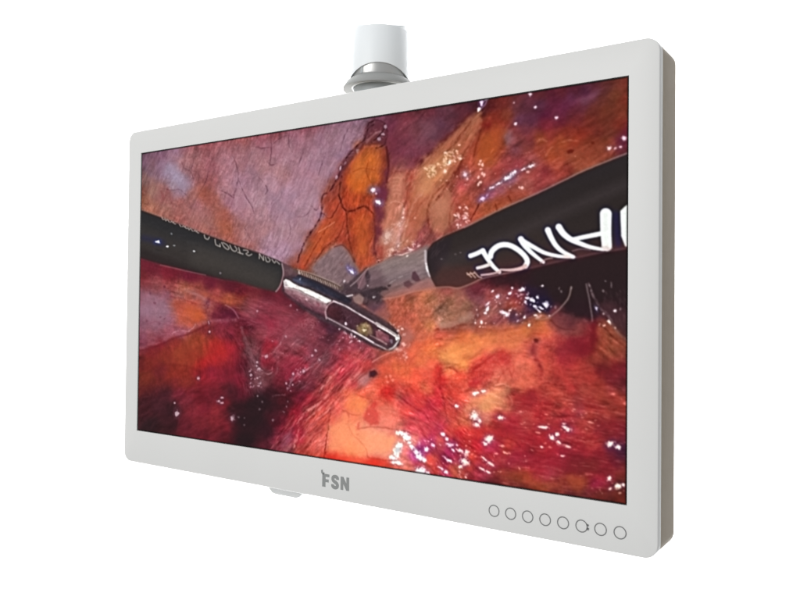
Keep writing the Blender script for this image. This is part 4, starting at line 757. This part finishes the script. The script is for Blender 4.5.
# tiny first words, riding the upper edge
for i in range(13):
    x = 161.5 + i * 2.9; y = 217.2 + (x - 160) * .386
    k = i % 4
    P = [[(x, y - .3), (x + .6, y + 1.3), (x + 2, y + 1.6)], [(x, y + .1), (x + 1, y + 1.9), (x + 2, y + .6)], [(x, y), (x + 1.6, y + 2.0)], [(x, y + 1), (x + 1, y + .2), (x + 2.2, y + 1.5)]][k]
    if i not in (5,): stroke(P, .9, PR_, .8, .8)
GL = [[[(203.8, 235), (204.6, 238), (207.4, 239.3), (208.8, 237)]],                                     # C
      [[(214.6, 239.5), (215.4, 244.6), (219.6, 246.4)], [(219.6, 246.4), (219.4, 244)]],               # L
      [[(221.2, 242.6), (223.4, 246.6), (227, 249.4), (228.6, 248), (226, 244.5), (222.6, 242.6)]],     # O
      [[(229.4, 245.2), (231.4, 249.6), (234.6, 251.4), (236.4, 249.4), (234.4, 246.2)]],               # O
      [[(238.2, 247.6), (239.6, 252.8)], [(237.4, 252.2), (242.4, 254)]],                               # T
      [[(243, 250), (246.8, 250.4), (247.6, 252.4), (245.6, 253.6), (248.2, 255.6), (251.2, 254.2)]],   # S
      [[(259, 254), (258.8, 258.4)], [(259, 254), (263, 260)], [(263, 256), (263, 260)]],               # N
      [[(265, 257), (265.8, 261), (268.4, 261.8), (269.6, 259.6), (267.4, 257.4)]],                     # O
      [[(271.4, 259.4), (274, 262.8), (275.2, 260.8)], [(276.4, 261.4), (279, 264)]]]
for g in GL:
    for P in g: stroke(P, 1.2, PR_, .72, .9)
# end of shaft, hinge and jaw
poly([(281, 262), (290, 266), (297, 271), (297, 280), (292, 285), (284, 282), (282.5, 272)], '5c3e46', .95, 1.4, .4); glint(290, 271, 4, 3, 20, '7c5c60', .5)
stroke([(281.5, 264), (283, 272), (282, 279), (279, 287), (275.5, 291.5)], 1.5, 'a8868c', .8, 1)
stroke([(295, 270.5), (304, 273), (316, 278), (328, 283), (341, 288)], 4.6, '5c4844', .95, 1.2)
for i in range(17):
    x = 299 + i * 2.35; y = 271.6 + (x - 298) * .41
    stroke([(x - .4, y - 1.4), (x + .8, y + 1.5)], 1, 'c8ac94' if i % 2 else 'a88c78', .75, .8)
stroke([(297, 269.5), (312, 274), (330, 281), (340, 286)], .9, 'bca090', .7, .8)
stroke([(298, 275), (315, 281), (330, 288), (338, 292)], 1, '30242a', .8, .9)
glint(298.5, 273.2, 1.2, 2.2, 0, 'e8dcd8', .9)
JW = [(283, 277), (290, 275), (298, 276), (318, 283), (336, 293), (352, 301), (372, 313), (388, 322), (397, 330), (401, 338), (399, 346), (391, 351), (382, 351), (368, 345), (350, 335), (334, 326), (320, 320), (302, 309), (288, 298), (281, 290)]
poly(JW, '44323a', .95, 2, .6)
# lower side of the tube, rosy grey reflections
gradpoly([(284, 285), (296, 289), (312, 297), (327, 303), (325, 310), (326, 319), (312, 312), (298, 303), (284, 292)], [(0, 'b49a9e'), (.4, '9c7078'), (.7, '703c4a'), (1, '34202a')], ((308, 291), (300, 308)), 1.4, .5)
scatter([(290, 290), (322, 304), (322, 314), (300, 303)], 34, 26, 20, 5, 1, ['c89ca4', '94505c', 'a04454'], (.2, .5)); glint(306, 299.5, 1.0, 1.6, 0, 'e8c8d0', .8); glint(318, 304.5, 1.8, 1.2, 30, 'b0405c', .6)
gradpoly([(291, 280), (298, 274), (316, 281), (338, 292), (352, 300), (348, 304), (330, 296), (312, 288), (298, 284)], [(0, '2c2632'), (.5, '2a2b3c'), (1, '3e3c4c')], ((318, 282), (313, 290)), 1.2, .4)
stroke([(293, 279.5), (298, 281.5), (302, 283)], 2, '3c5078', .5, 1.4); glint(299.5, 279.5, 1.6, .9, -60, '9cacc8', .7)
poly([(283, 281), (285.5, 279), (289, 280.5), (294, 284), (298, 286), (304, 288), (312, 291), (320, 295), (331, 300), (330, 302), (326, 303), (318, 299.5), (308, 294.5), (299, 290), (293, 287.5), (288, 287.5), (284, 287)], 'fbfaf2', 1, 1.1, .35)
glint(285.5, 284, 2, 2.6, 0, 'c0acb4', .7); stroke([(284, 288), (296, 290), (310, 297), (324, 303)], 1.2, 'c8b4b8', .7, 1.2)
# window in the jaw
WN = [(327, 306), (332, 302.5), (340, 306), (352, 312), (368, 321), (384, 330), (394, 337), (394, 343), (389, 347), (380, 344), (366, 337), (350, 328), (338, 322), (328, 317), (325, 311)]
poly(WN, '4c2a34', .95, 1.6, .5)
gradpoly([(327, 307), (340, 307), (346, 320), (338, 321), (328, 316)], [(0, '54262e'), (1, '3a1c24')], ((327, 307), (345, 318)), 2)
scatter([(338, 310), (352, 314), (356, 328), (342, 322)], 24, -50, 30, 5, 1.4, ['7c4c64', '5c3048', '8c5c78'], (.3, .6))
poly([(356, 328), (360, 324), (366, 322), (371, 327), (372, 333), (366, 336), (358, 333)], '8c7044', .9, 2, 1); glint(364, 326, 3.6, 1.8, -20, 'c8b070', .85); glint(364, 330, 2.2, 1.2, 0, 'f0e8b0', .9); glint(369, 331, 2, 3, 0, '9c7468', .7)
gradpoly([(375, 331), (381, 331), (388, 336), (389, 342), (383, 343), (376, 338)], [(0, '9c5860'), (1, '7c4050')], ((378, 330), (386, 343)), 1.6, .6)
stroke([(370, 335.5), (378, 339.5), (386, 344)], 1.6, 'a88480', .8, 1); glint(379, 330.5, 1.3, .9, 0, 'e0d0c8', .9); glint(391, 341, 1.3, 1.8, 0, '6c6478', .8); glint(345.5, 323.5, 1.2, 1.7, 0, 'e8e0e8', .9); glint(357, 326, .9, .9, 0, 'c8c090', .8)
# rim lines
stroke([(326, 318.5), (325, 311), (328, 304.5), (333, 301.5)], 1.7, 'c09098', .9, 1)
stroke([(333, 301), (345, 306), (356, 312.5), (368, 319.5), (378, 325.5)], 1.5, 'd8c8cc', .95, 1); stroke([(376, 323.5), (386, 329.5), (393, 333.8), (397, 337)], 3.0, 'b8a8a6', 1, 1); stroke([(377, 326), (387, 331.5), (395, 336.5)], 1, 'ffffff', .95, .8)
stroke([(398, 335), (398.6, 339), (396.5, 343), (393, 347.5), (389, 349.4)], 1.6, 'c8bcc0', 1, .9); stroke([(326, 317.5), (335, 322), (348, 329), (360, 335.5), (372, 342.5), (385, 349)], 1.5, 'b89ca4', .95, 1)
stroke([(352, 330.5), (362, 336), (373, 342.5)], 1.2, 'ffffff', .8, .8); stroke([(386, 349.6), (391, 350), (396, 346.5)], 1.2, '8c8088', .8, .9); glint(396.5, 338.5, 1.7, 1.5, 0, 'ffffff', 1); glint(398, 330.5, 1.4, 1.2, 0, 'c8c4d8', .8)
glints([(338, 328), (352, 334), (372, 346), (366, 350), (344, 342)], 26, .7, ('e0c8d0', 'ffffff', 'b090a0'), a=(.4, .9))
glints([(300, 318), (340, 340), (356, 348), (340, 352), (310, 335)], 26, .5, ('c89098', 'b07880'), a=(.3, .6))

# steel is unevenly wet
streak(JW, 25, 5, 2, .28, 620, f=2); streak(JW, 60, 2, 2, .2, 625, f=2)
# the soft focus of the endoscope, its crisp digital sharpening, grain, and a thin unlit edge
img = soft(img, .85)
lum = (img @ np.array([.35, .5, .15]))[..., None]
img = lum + soft(img - lum, 2.4)                       # colour carries less detail than brightness
img = img + .4 * (lum - soft(lum, 3.0))
m_ = polymask([(330, 470), (335, 405), (390, 350), (440, 332), (530, 328), (545, 372), (500, 395), (440, 420), (410, 470)], 40, 2, full=True)[1][..., None]
img = img * (1 + m_ * np.array([.07, .12, .06]))
m_ = polymask(PINK, 20, 2, full=True)[1][..., None] * .22; g_ = img.mean(-1, keepdims=True); img = img * (1 - m_) + g_ * m_
m_ = polymask([(560, 330), (628, 330), (628, 500), (440, 480), (470, 420)], 30, 2, full=True)[1]; img[..., 2] *= 1 - .10 * m_
g_ = img.mean(-1, keepdims=True); img = g_ + (img - g_) * .94
warm = np.clip((img[..., 0] - img[..., 2] - .12) * 3, 0, 1) * np.clip((img[..., 1] - img[..., 2]) * 6, 0, 1)
img[..., 1] *= 1 - .07 * warm; img[..., 2] = img[..., 2] + .035 * warm
img *= (1 + .05 * vnoise(PX * .8, PY * .8, 601) + .05 * vnoise(PX * .45, PY * .45, 603))[..., None]
e = np.minimum(np.minimum(uu, 16 - uu), np.minimum(vv, 9 - vv))
img *= (0.25 + 0.75 * np.clip(e / .04, 0, 1))[..., None]
img = np.clip(img, 0, 1)


# =====================================================================
#  MATERIALS
# =====================================================================
def mat(name, rgb, rough=.5, metal=0.0, noise=None, spec=.5, bump=None, coat=0):
    m = bpy.data.materials.new(name); m.use_nodes = True
    nt = m.node_tree; b = nt.nodes['Principled BSDF']
    b.inputs['Base Color'].default_value = (*rgb, 1); b.inputs['Roughness'].default_value = rough
    b.inputs['Metallic'].default_value = metal; b.inputs['Specular IOR Level'].default_value = spec
    b.inputs['Coat Weight'].default_value = coat; b.inputs['Coat Roughness'].default_value = .12
    tc = nt.nodes.new('ShaderNodeTexCoord')
    if noise:
        sc, amt, stretch = noise
        mp = nt.nodes.new('ShaderNodeMapping'); mp.inputs['Scale'].default_value = stretch
        nz = nt.nodes.new('ShaderNodeTexNoise'); nz.inputs['Scale'].default_value = sc; nz.inputs['Detail'].default_value = 5
        mx = nt.nodes.new('ShaderNodeMix'); mx.data_type = 'RGBA'
        mx.inputs['A'].default_value = (*[c * (1 - amt) for c in rgb], 1); mx.inputs['B'].default_value = (*[min(1, c * (1 + amt)) for c in rgb], 1)
        nt.links.new(tc.outputs['Object'], mp.inputs[0]); nt.links.new(mp.outputs[0], nz.inputs[0])
        nt.links.new(nz.outputs[0], mx.inputs['Factor']); nt.links.new(mx.outputs['Result'], b.inputs['Base Color'])
    if bump:
        nb = nt.nodes.new('ShaderNodeTexNoise'); nb.inputs['Scale'].default_value = bump[0]; nb.inputs['Detail'].default_value = 3
        bp = nt.nodes.new('ShaderNodeBump'); bp.inputs['Strength'].default_value = bump[1]; bp.inputs['Distance'].default_value = .0005
        nt.links.new(tc.outputs['Object'], nb.inputs[0]); nt.links.new(nb.outputs[0], bp.inputs['Height']); nt.links.new(bp.outputs[0], b.inputs['Normal'])
    return m


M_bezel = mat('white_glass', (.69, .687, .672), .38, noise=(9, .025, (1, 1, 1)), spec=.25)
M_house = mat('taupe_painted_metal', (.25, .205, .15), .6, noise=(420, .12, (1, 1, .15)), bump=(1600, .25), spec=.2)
M_logo = mat('grey_print', (.245, .25, .245), .6)
M_ring = mat('dark_grey_print', (.17, .17, .17), .6)
M_black = mat('black_seal', (.012, .011, .012), .5)
M_white = mat('white_enamel', (.84, .87, .885), .42, noise=(6, .02, (1, 1, 1)), spec=.3)
M_steel = mat('brushed_steel', (.50, .50, .49), .36, metal=.9, noise=(300, .07, (.1, .1, 1)))
M_satin = mat('satin_grey_metal', (.34, .345, .34), .6, noise=(200, .06, (.1, .1, 1)), spec=.15)
M_dim = mat('grey_enamel', (.42, .45, .46), .4)
M_wall = mat('white_backdrop_paint', (.9, .9, .9), .9, noise=(2, .01, (1, 1, 1)), spec=.1)

M_pic = bpy.data.materials.new('lit_display_picture'); M_pic.use_nodes = True
nt = M_pic.node_tree; b = nt.nodes['Principled BSDF']
b.inputs['Base Color'].default_value = (.004, .004, .004, 1); b.inputs['Roughness'].default_value = .5; b.inputs['Specular IOR Level'].default_value = 0
at = nt.nodes.new('ShaderNodeAttribute'); at.attribute_name = 'picture'
nt.links.new(at.outputs['Color'], b.inputs['Emission Color']); b.inputs['Emission Strength'].default_value = 1.0


# =====================================================================
#  MESH HELPERS.  Design frame: x right, y up, z toward the viewer, units of U,
#  placed so that world = (x, -z, y) * U: the display faces -Y.
# =====================================================================
def W3(x, y, z): return (x * U, -z * U, y * U)


def link(name, me, m, parent=None, smooth_=False):
    me.materials.append(m)
    if smooth_:
        me.polygons.foreach_set('use_smooth', [True] * len(me.polygons))
    o = bpy.data.objects.new(name, me); COL.objects.link(o); o.parent = parent
    return o


def from_bm(name, bm, m, parent=None, smooth_=False, auto=None):
    bmesh.ops.recalc_face_normals(bm, faces=bm.faces)
    me = bpy.data.meshes.new(name); bm.to_mesh(me); bm.free()
    o = link(name, me, m, parent, smooth_)
    if auto is not None:
        me.set_sharp_from_angle(angle=R_(auto))
    return o


def rrect(x0, y0, x1, y1, r, n=10):
    P = []
    for cx, cy, a0 in ((x1 - r, y1 - r, 0), (x0 + r, y1 - r, 90), (x0 + r, y0 + r, 180), (x1 - r, y0 + r, 270)):
        for k in range(n + 1):
            a = R_(a0 + 90 * k / n); P.append((cx + r * math.cos(a), cy + r * math.sin(a)))
    return P


def loft(bm, rings, cap0=True, cap1=True):
    V = [[bm.verts.new(W3(*p)) for p in r] for r in rings]
    for a, b_ in zip(V, V[1:]):
        n = len(a)
        for i in range(n): bm.faces.new((a[i], a[(i + 1) % n], b_[(i + 1) % n], b_[i]))
    if cap0: bm.faces.new(V[0])
    if cap1: bm.faces.new(list(reversed(V[-1])))
    return V


def empty(name, loc, label, cat):
    o = bpy.data.objects.new(name, None); COL.objects.link(o); o.location = loc
    o['label'] = label; o['category'] = cat; o.empty_display_size = .05
    return o


# ---- margins of the front panel around the 16 x 9 picture
ML, MT, MB = .6658, .7587, 1.0577
X0, X1, Y1, Y0 = -8 - ML, 8 + ML, 4.5 + MT, -4.5 - MB
RC = .31

monitor = empty('surgical_monitor', (0, 0, 0), 'wide white framed display showing two surgical instruments in red tissue, hanging from white arm', 'monitor')

# front panel: rounded outer edge, square opening; built as a ring of quads
out = rrect(X0, Y0, X1, Y1, RC, 10)
OP = .02


def to_open(p):
    # matching point on the rectangular opening
    x, y = p
    ox = min(max(x, -8 - OP), 8 + OP); oy = min(max(y, -4.5 - OP), 4.5 + OP)
    return ox, oy


inn = [to_open(p) for p in out]
bm = bmesh.new()
ch = .05
out_in = rrect(X0 + ch, Y0 + ch, X1 - ch, Y1 - ch, RC - ch, 10)
rings = [[(x, y, -.20) for x, y in inn], [(x, y, -.20) for x, y in out], [(x, y, -ch) for x, y in out],
         [(x * .0 + a[0] * .3 + o[0] * .7, a[1] * .3 + o[1] * .7, -ch * .3) for a, o, (x, y) in zip(out_in, out, out)],
         [(x, y, 0) for x, y in out_in], [(x, y, 0) for x, y in inn], [(x, y, -.20) for x, y in inn]]
loft(bm, rings, False, False)
bmesh.ops.remove_doubles(bm, verts=bm.verts, dist=1e-6)
bmesh.ops.dissolve_degenerate(bm, edges=bm.edges, dist=1e-6)
bezel = from_bm('bezel', bm, M_bezel, monitor, True, 25)

# black seal just behind the opening
bm = bmesh.new()
loft(bm, [[(x, y, -.19) for x, y in rrect(-8.01, -4.51, 8.01, 4.51, .01, 2)], [(x, y, -.045) for x, y in rrect(-8.01, -4.51, 8.01, 4.51, .01, 2)]])
from_bm('panel_seal', bm, M_black, monitor)

# the lit picture: a fine flat sheet, one colour per vertex
me = bpy.data.meshes.new('screen')
gx = (np.arange(PW) / (PW - 1) - .5) * 16 * U; gz = (.5 - np.arange(PH) / (PH - 1)) * 9 * U
co = np.zeros((PH, PW, 3), np.float32); co[..., 0] = gx[None, :]; co[..., 2] = gz[:, None]; co[..., 1] = .02 * U
idx = np.arange(PW * PH).reshape(PH, PW)
q = np.stack([idx[:-1, :-1], idx[1:, :-1], idx[1:, 1:], idx[:-1, 1:]], -1).reshape(-1)
nf = len(q) // 4
me.vertices.add(PW * PH); me.vertices.foreach_set('co', co.reshape(-1))
me.loops.add(len(q)); me.loops.foreach_set('vertex_index', q.astype(np.int32))
me.polygons.add(nf); me.polygons.foreach_set('loop_start', np.arange(0, len(q), 4, dtype=np.int32))
me.update(calc_edges=True)
ca = me.color_attributes.new('picture', 'FLOAT_COLOR', 'POINT')
ca.data.foreach_set('color', np.concatenate([srgb2lin(img), np.ones((PH, PW, 1))], -1).astype(np.float32).reshape(-1))
screen = link('screen', me, M_pic, monitor)

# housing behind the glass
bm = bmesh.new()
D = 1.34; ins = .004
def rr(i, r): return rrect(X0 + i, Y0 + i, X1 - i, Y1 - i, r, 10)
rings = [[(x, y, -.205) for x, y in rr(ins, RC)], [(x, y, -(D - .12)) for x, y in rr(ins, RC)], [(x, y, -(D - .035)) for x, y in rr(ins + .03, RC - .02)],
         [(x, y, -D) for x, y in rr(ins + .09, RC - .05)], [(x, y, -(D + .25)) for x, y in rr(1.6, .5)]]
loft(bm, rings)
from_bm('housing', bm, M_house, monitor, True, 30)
# shallow seam line between glass and housing
bm = bmesh.new()
loft(bm, [[(x, y, -.200) for x, y in rr(.03, RC)], [(x, y, -.206) for x, y in rr(.03, RC)]])
from_bm('edge_seal', bm, M_black, monitor)
# rear mounting boss, pale cable cover below
bm = bmesh.new()
loft(bm, [[(x, y, -(D + .2)) for x, y in rrect(-1.6, -1.6, 1.6, 1.6, .3, 6)], [(x, y, -(D + .52)) for x, y in rrect(-1.5, -1.5, 1.5, 1.5, .3, 6)]])
from_bm('mounting_plate', bm, M_dim, monitor, True, 30)
bm = bmesh.new()
loft(bm, [[(x, y, -(D + .1)) for x, y in rrect(-3.55, -6.17, -2.15, -4.2, .3, 6)], [(x, y, -(D + .34)) for x, y in rrect(-3.55, -6.17, -2.15, -4.2, .3, 6)], [(x, y, -(D + .44)) for x, y in rrect(-3.48, -6.10, -2.22, -4.3, .25, 6)]])
cc = from_bm('cable_cover', bm, M_white, monitor, True, 30)


# printed marks on the glass (thin ink, 0.15 mm proud)
def ribbon(name, polys, m, parent, z0=.001, z1=.006):
    bm = bmesh.new()
    for P in polys: loft(bm, [[(x, y, z0) for x, y in P], [(x, y, z1) for x, y in P]])
    return from_bm(name, bm, m, parent)


LX, LY, LH = -.235, -5.25, .345          # logo box: left, bottom, height


def lg(P, dx): return [(LX + dx + x * .27, LY + y * LH) for x, y in P]


Fp = [lg([(.10, 0), (.50, 0), (.50, .38), (.90, .38), (.90, .60), (.50, .60), (.50, .79), (.98, .79), (.98, 1), (.10, 1)], 0)]
flag = [[(-.245, -4.90), (-.17, -4.93), (-.13, -4.88), (-.19, -4.86), (-.20, -4.80), (-.255, -4.82)]]


def thick(P, w):
    P = [np.array(p, float) for p in P]; L = []; Rr = []
    for i, p in enumerate(P):
        d = (P[min(i + 1, len(P) - 1)] - P[max(i - 1, 0)]); d /= np.hypot(*d); n = np.array([-d[1], d[0]]) * w / 2
        L.append(tuple(p + n)); Rr.append(tuple(p - n))
    return L + Rr[::-1]


Sc = [(.86, .70), (.84, .84), (.68, .91), (.46, .91), (.30, .84), (.26, .70), (.36, .58), (.58, .49), (.78, .40), (.86, .27), (.80, .14), (.62, .08), (.42, .09), (.26, .16), (.24, .30)]
Sl = smooth([(LX + .315 + x * .27, LY + y * LH) for x, y in Sc], .03)
Np = [lg([(.06, 0), (.38, 0), (.38, 1), (.06, 1)], .635), lg([(.78, 0), (1.1, 0), (1.1, 1), (.78, 1)], .635), lg([(.385, 1), (.385, .48), (.775, 0), (.775, .52)], .635)]
ribbon('logo', Fp + flag + [thick([tuple(p) for p in Sl], .092)] + Np, M_logo, bezel)
for i in range(8):
    cx = 4.93 + i * .4215; cy = -5.108; r1, r0 = .138, .117
    A = [(math.cos(2 * math.pi * k / 40), math.sin(2 * math.pi * k / 40)) for k in range(40)]
    bm = bmesh.new()
    loft(bm, [[(cx + r0 * c, cy + r0 * s, .001) for c, s in A], [(cx + r1 * c, cy + r1 * s, .001) for c, s in A], [(cx + r1 * c, cy + r1 * s, .006) for c, s in A],
              [(cx + r0 * c, cy + r0 * s, .006) for c, s in A], [(cx + r0 * c, cy + r0 * s, .001) for c, s in A]], False, False)
    o = from_bm('touch_button', bm, M_ring, bezel)
    if i == 5:
        pm = ribbon('status_light', [[(cx + .12, cy - .07), (cx + .17, cy - .06), (cx + .17, cy - .015), (cx + .12, cy - .01)], [(cx + .12, cy + .02), (cx + .165, cy + .02), (cx + .165, cy + .055), (cx + .11, cy + .07)]], M_ring, bezel)
    # faint printed symbol inside each ring
    k = .035
    sym = [[(cx - k, cy - .006), (cx + k, cy - .006), (cx + k, cy + .006), (cx - k, cy + .006)]]
    if i % 2: sym.append([(cx - .006, cy + .007), (cx + .006, cy + .007), (cx + .006, cy + k), (cx - .006, cy + k)])
    ribbon('button_symbol', sym, M_sym, bezel) if 'M_sym' in globals() else None

# =====================================================================
#  THE CEILING ARM behind the display
# =====================================================================
AX, AZ = 0.0, -2.125
arm = empty('mounting_arm', (AX * U, -AZ * U, 0), 'white vertical ceiling arm tube with a flared silver swivel joint, rising behind the display', 'arm')


def lathe(name, prof, m, n=96, tilt=0, ty=0, yfun=None, auto=35):
    """prof: list of (radius, height) around the arm's vertical axis"""
    bm = bmesh.new(); rings = []
    for r, y in prof:
        ring = []
        for k in range(n):
            a = 2 * math.pi * k / n; x = r * math.sin(a); z = r * math.cos(a); yy = y
            if yfun: yy = yfun(y, x, z)
            if tilt:
                t = R_(tilt); dy = yy - ty; yy, z = ty + dy * math.cos(t) - z * math.sin(t), z * math.cos(t) + dy * math.sin(t)
            ring.append((x, yy, z))
        rings.append(ring)
    loft(bm, rings)
    o = from_bm(name, bm, m, arm, True, auto)
    return o


ROTA = 34.0      # degrees toward the camera; sleeve arch and tube cut are turned to it


def arch(y, x, z):
    # saddle-cut lower edge of the sleeve: high in the middle of its camera-facing side
    if y > -90: return y
    a = R_(ROTA); xs = x * math.cos(a) + z * -math.sin(a)
    d = 1.0 - math.sqrt(max(0, 1 - (xs / 1.0) ** 2))
    return 6.46 - .67 * d


lathe('sleeve', [(.80, -99), (.862, -99), (.862, 7.50), (.845, 7.54), (.775, 7.56)], M_white, yfun=arch)
def cut(y, x, z):  # tube top tilted toward the camera so its rim looks flat in the image
    a = R_(ROTA)
    return 7.80 - .34 * (x * math.sin(a) + z * math.cos(a)) if y < -90 else y


lathe('tube', [(.77, 6.9), (.77, -99)], M_white, yfun=cut)
lathe('collar', [(.70, 5.9), (.80, 6.19), (.81, 6.22), (.81, 6.75), (.6, 6.8)], M_steel)
lathe('swivel_flare', [(.70, 5.985), (.98, 5.88), (1.05, 5.89), (1.045, 5.94), (.93, 6.11), (.82, 6.185), (.7, 6.2)], M_satin)
lathe('swivel_ring', [(.74, 5.965), (.76, 5.925), (.80, 5.925), (.82, 5.965)], M_white)
lathe('swivel_base', [(.73, 5.3), (.73, 5.975), (.6, 5.98)], M_dim)
# locking tab on the collar
bm = bmesh.new()
ta = R_(ROTA - 36)
def tp(s, y, r):
    a = ta + s; return (r * math.sin(a), y, r * math.cos(a))
loft(bm, [[tp(-.035, 6.20, .79), tp(.035, 6.20, .79), tp(.035, 6.45, .79), tp(-.035, 6.45, .79)], [tp(-.035, 6.20, .825), tp(.035, 6.20, .825), tp(.035, 6.45, .825), tp(-.035, 6.45, .825)]])
from_bm('locking_pin', bm, M_dim, arm)
# hidden neck down to the rear of the display
bm = bmesh.new()
A = [(math.cos(2 * math.pi * k / 32), math.sin(2 * math.pi * k / 32)) for k in range(32)]
loft(bm, [[(.5 * c, 5.5, .36 * s) for c, s in A], [(.5 * c, .6, .36 * s) for c, s in A], [(.4 * c, .45, .3 * s) for c, s in A]])
from_bm('drop_neck', bm, M_white, arm, True, 35)

# =====================================================================
#  BACKDROP, LIGHT, CAMERA
# =====================================================================
Rc = Matrix([list(r) for r in FR])                     # design (x right, y down, z away) -> camera
Cm = -(Rc.transposed() @ Vector(FT))
cam_pos = Vector((Cm.x * U, Cm.z * U, -Cm.y * U))
def d2w(v): return Vector((v.x, v.z, -v.y))
rx = d2w(Rc.transposed() @ Vector((1, 0, 0))); ry = d2w(Rc.transposed() @ Vector((0, -1, 0))); rz = d2w(Rc.transposed() @ Vector((0, 0, -1)))
cam = bpy.data.cameras.new('camera'); co_ = bpy.data.objects.new('camera', cam); COL.objects.link(co_)
mw = Matrix.Identity(4)
for i in range(3): mw[i][0] = rx[i]; mw[i][1] = ry[i]; mw[i][2] = rz[i]; mw[i][3] = cam_pos[i]
co_.matrix_world = mw
cam.sensor_width = 36; cam.lens = 776.6534 / 800 * 36; cam.clip_start = .01; cam.clip_end = 100
cam.shift_x = (400 - 400.2366) / 800; cam.shift_y = -(300 - 293.2373) / 800
scene.camera = co_

# white studio wall well behind the display
view = -rz; side = rx
bm = bmesh.new()
c0 = cam_pos + view * 3.6
vs = [bm.verts.new(c0 + side * sx * 5 + Vector((0, 0, 1)) * sz) for sx, sz in ((-1, -3.5), (1, -3.5), (1, 3.5), (-1, 3.5))]
f = bm.faces.new(vs)
ex = bmesh.ops.extrude_face_region(bm, geom=[f])
bmesh.ops.translate(bm, vec=view * .1, verts=[g for g in ex['geom'] if isinstance(g, bmesh.types.BMVert)])
bd = from_bm('backdrop', bm, M_wall); bd['kind'] = 'structure'


def area(name, loc, tgt, size, power, col=(1, 1, 1)):
    l = bpy.data.lights.new(name, 'AREA'); l.shape = 'RECTANGLE'; l.size, l.size_y = size; l.energy = power; l.color = col
    o = bpy.data.objects.new(name, l); COL.objects.link(o); o.location = loc
    o.rotation_euler = (Vector(tgt) - Vector(loc)).to_track_quat('-Z', 'Y').to_euler(); return o


KEY, BACK = 54, 280
area('key_softbox', (-.55, -3.0, 1.0), (0, 0, .05), (2.0, 2.0), KEY, (1, .995, .985))
# two strip lights that whiten the wall, placed above and below the picture, facing the wall
bu = c0 + view * -1.1
area('backdrop_light', bu + Vector((0, 0, 2.4)), c0 + Vector((0, 0, .6)), (6, .8), BACK)
area('backdrop_light', bu + Vector((0, 0, -2.4)), c0 + Vector((0, 0, -.6)), (6, .8), BACK)

w = bpy.data.worlds.new('World'); scene.world = w; w.use_nodes = True
w.node_tree.nodes['Background'].inputs[0].default_value = (.97, .985, 1, 1); w.node_tree.nodes['Background'].inputs[1].default_value = .57
scene.view_settings.view_transform = 'Standard'; scene.view_settings.look = 'None'
scene.view_settings.exposure = 0; scene.view_settings.gamma = 1
scene.render.engine = 'CYCLES'
scene.render.resolution_x = 1024; scene.render.resolution_y = 768
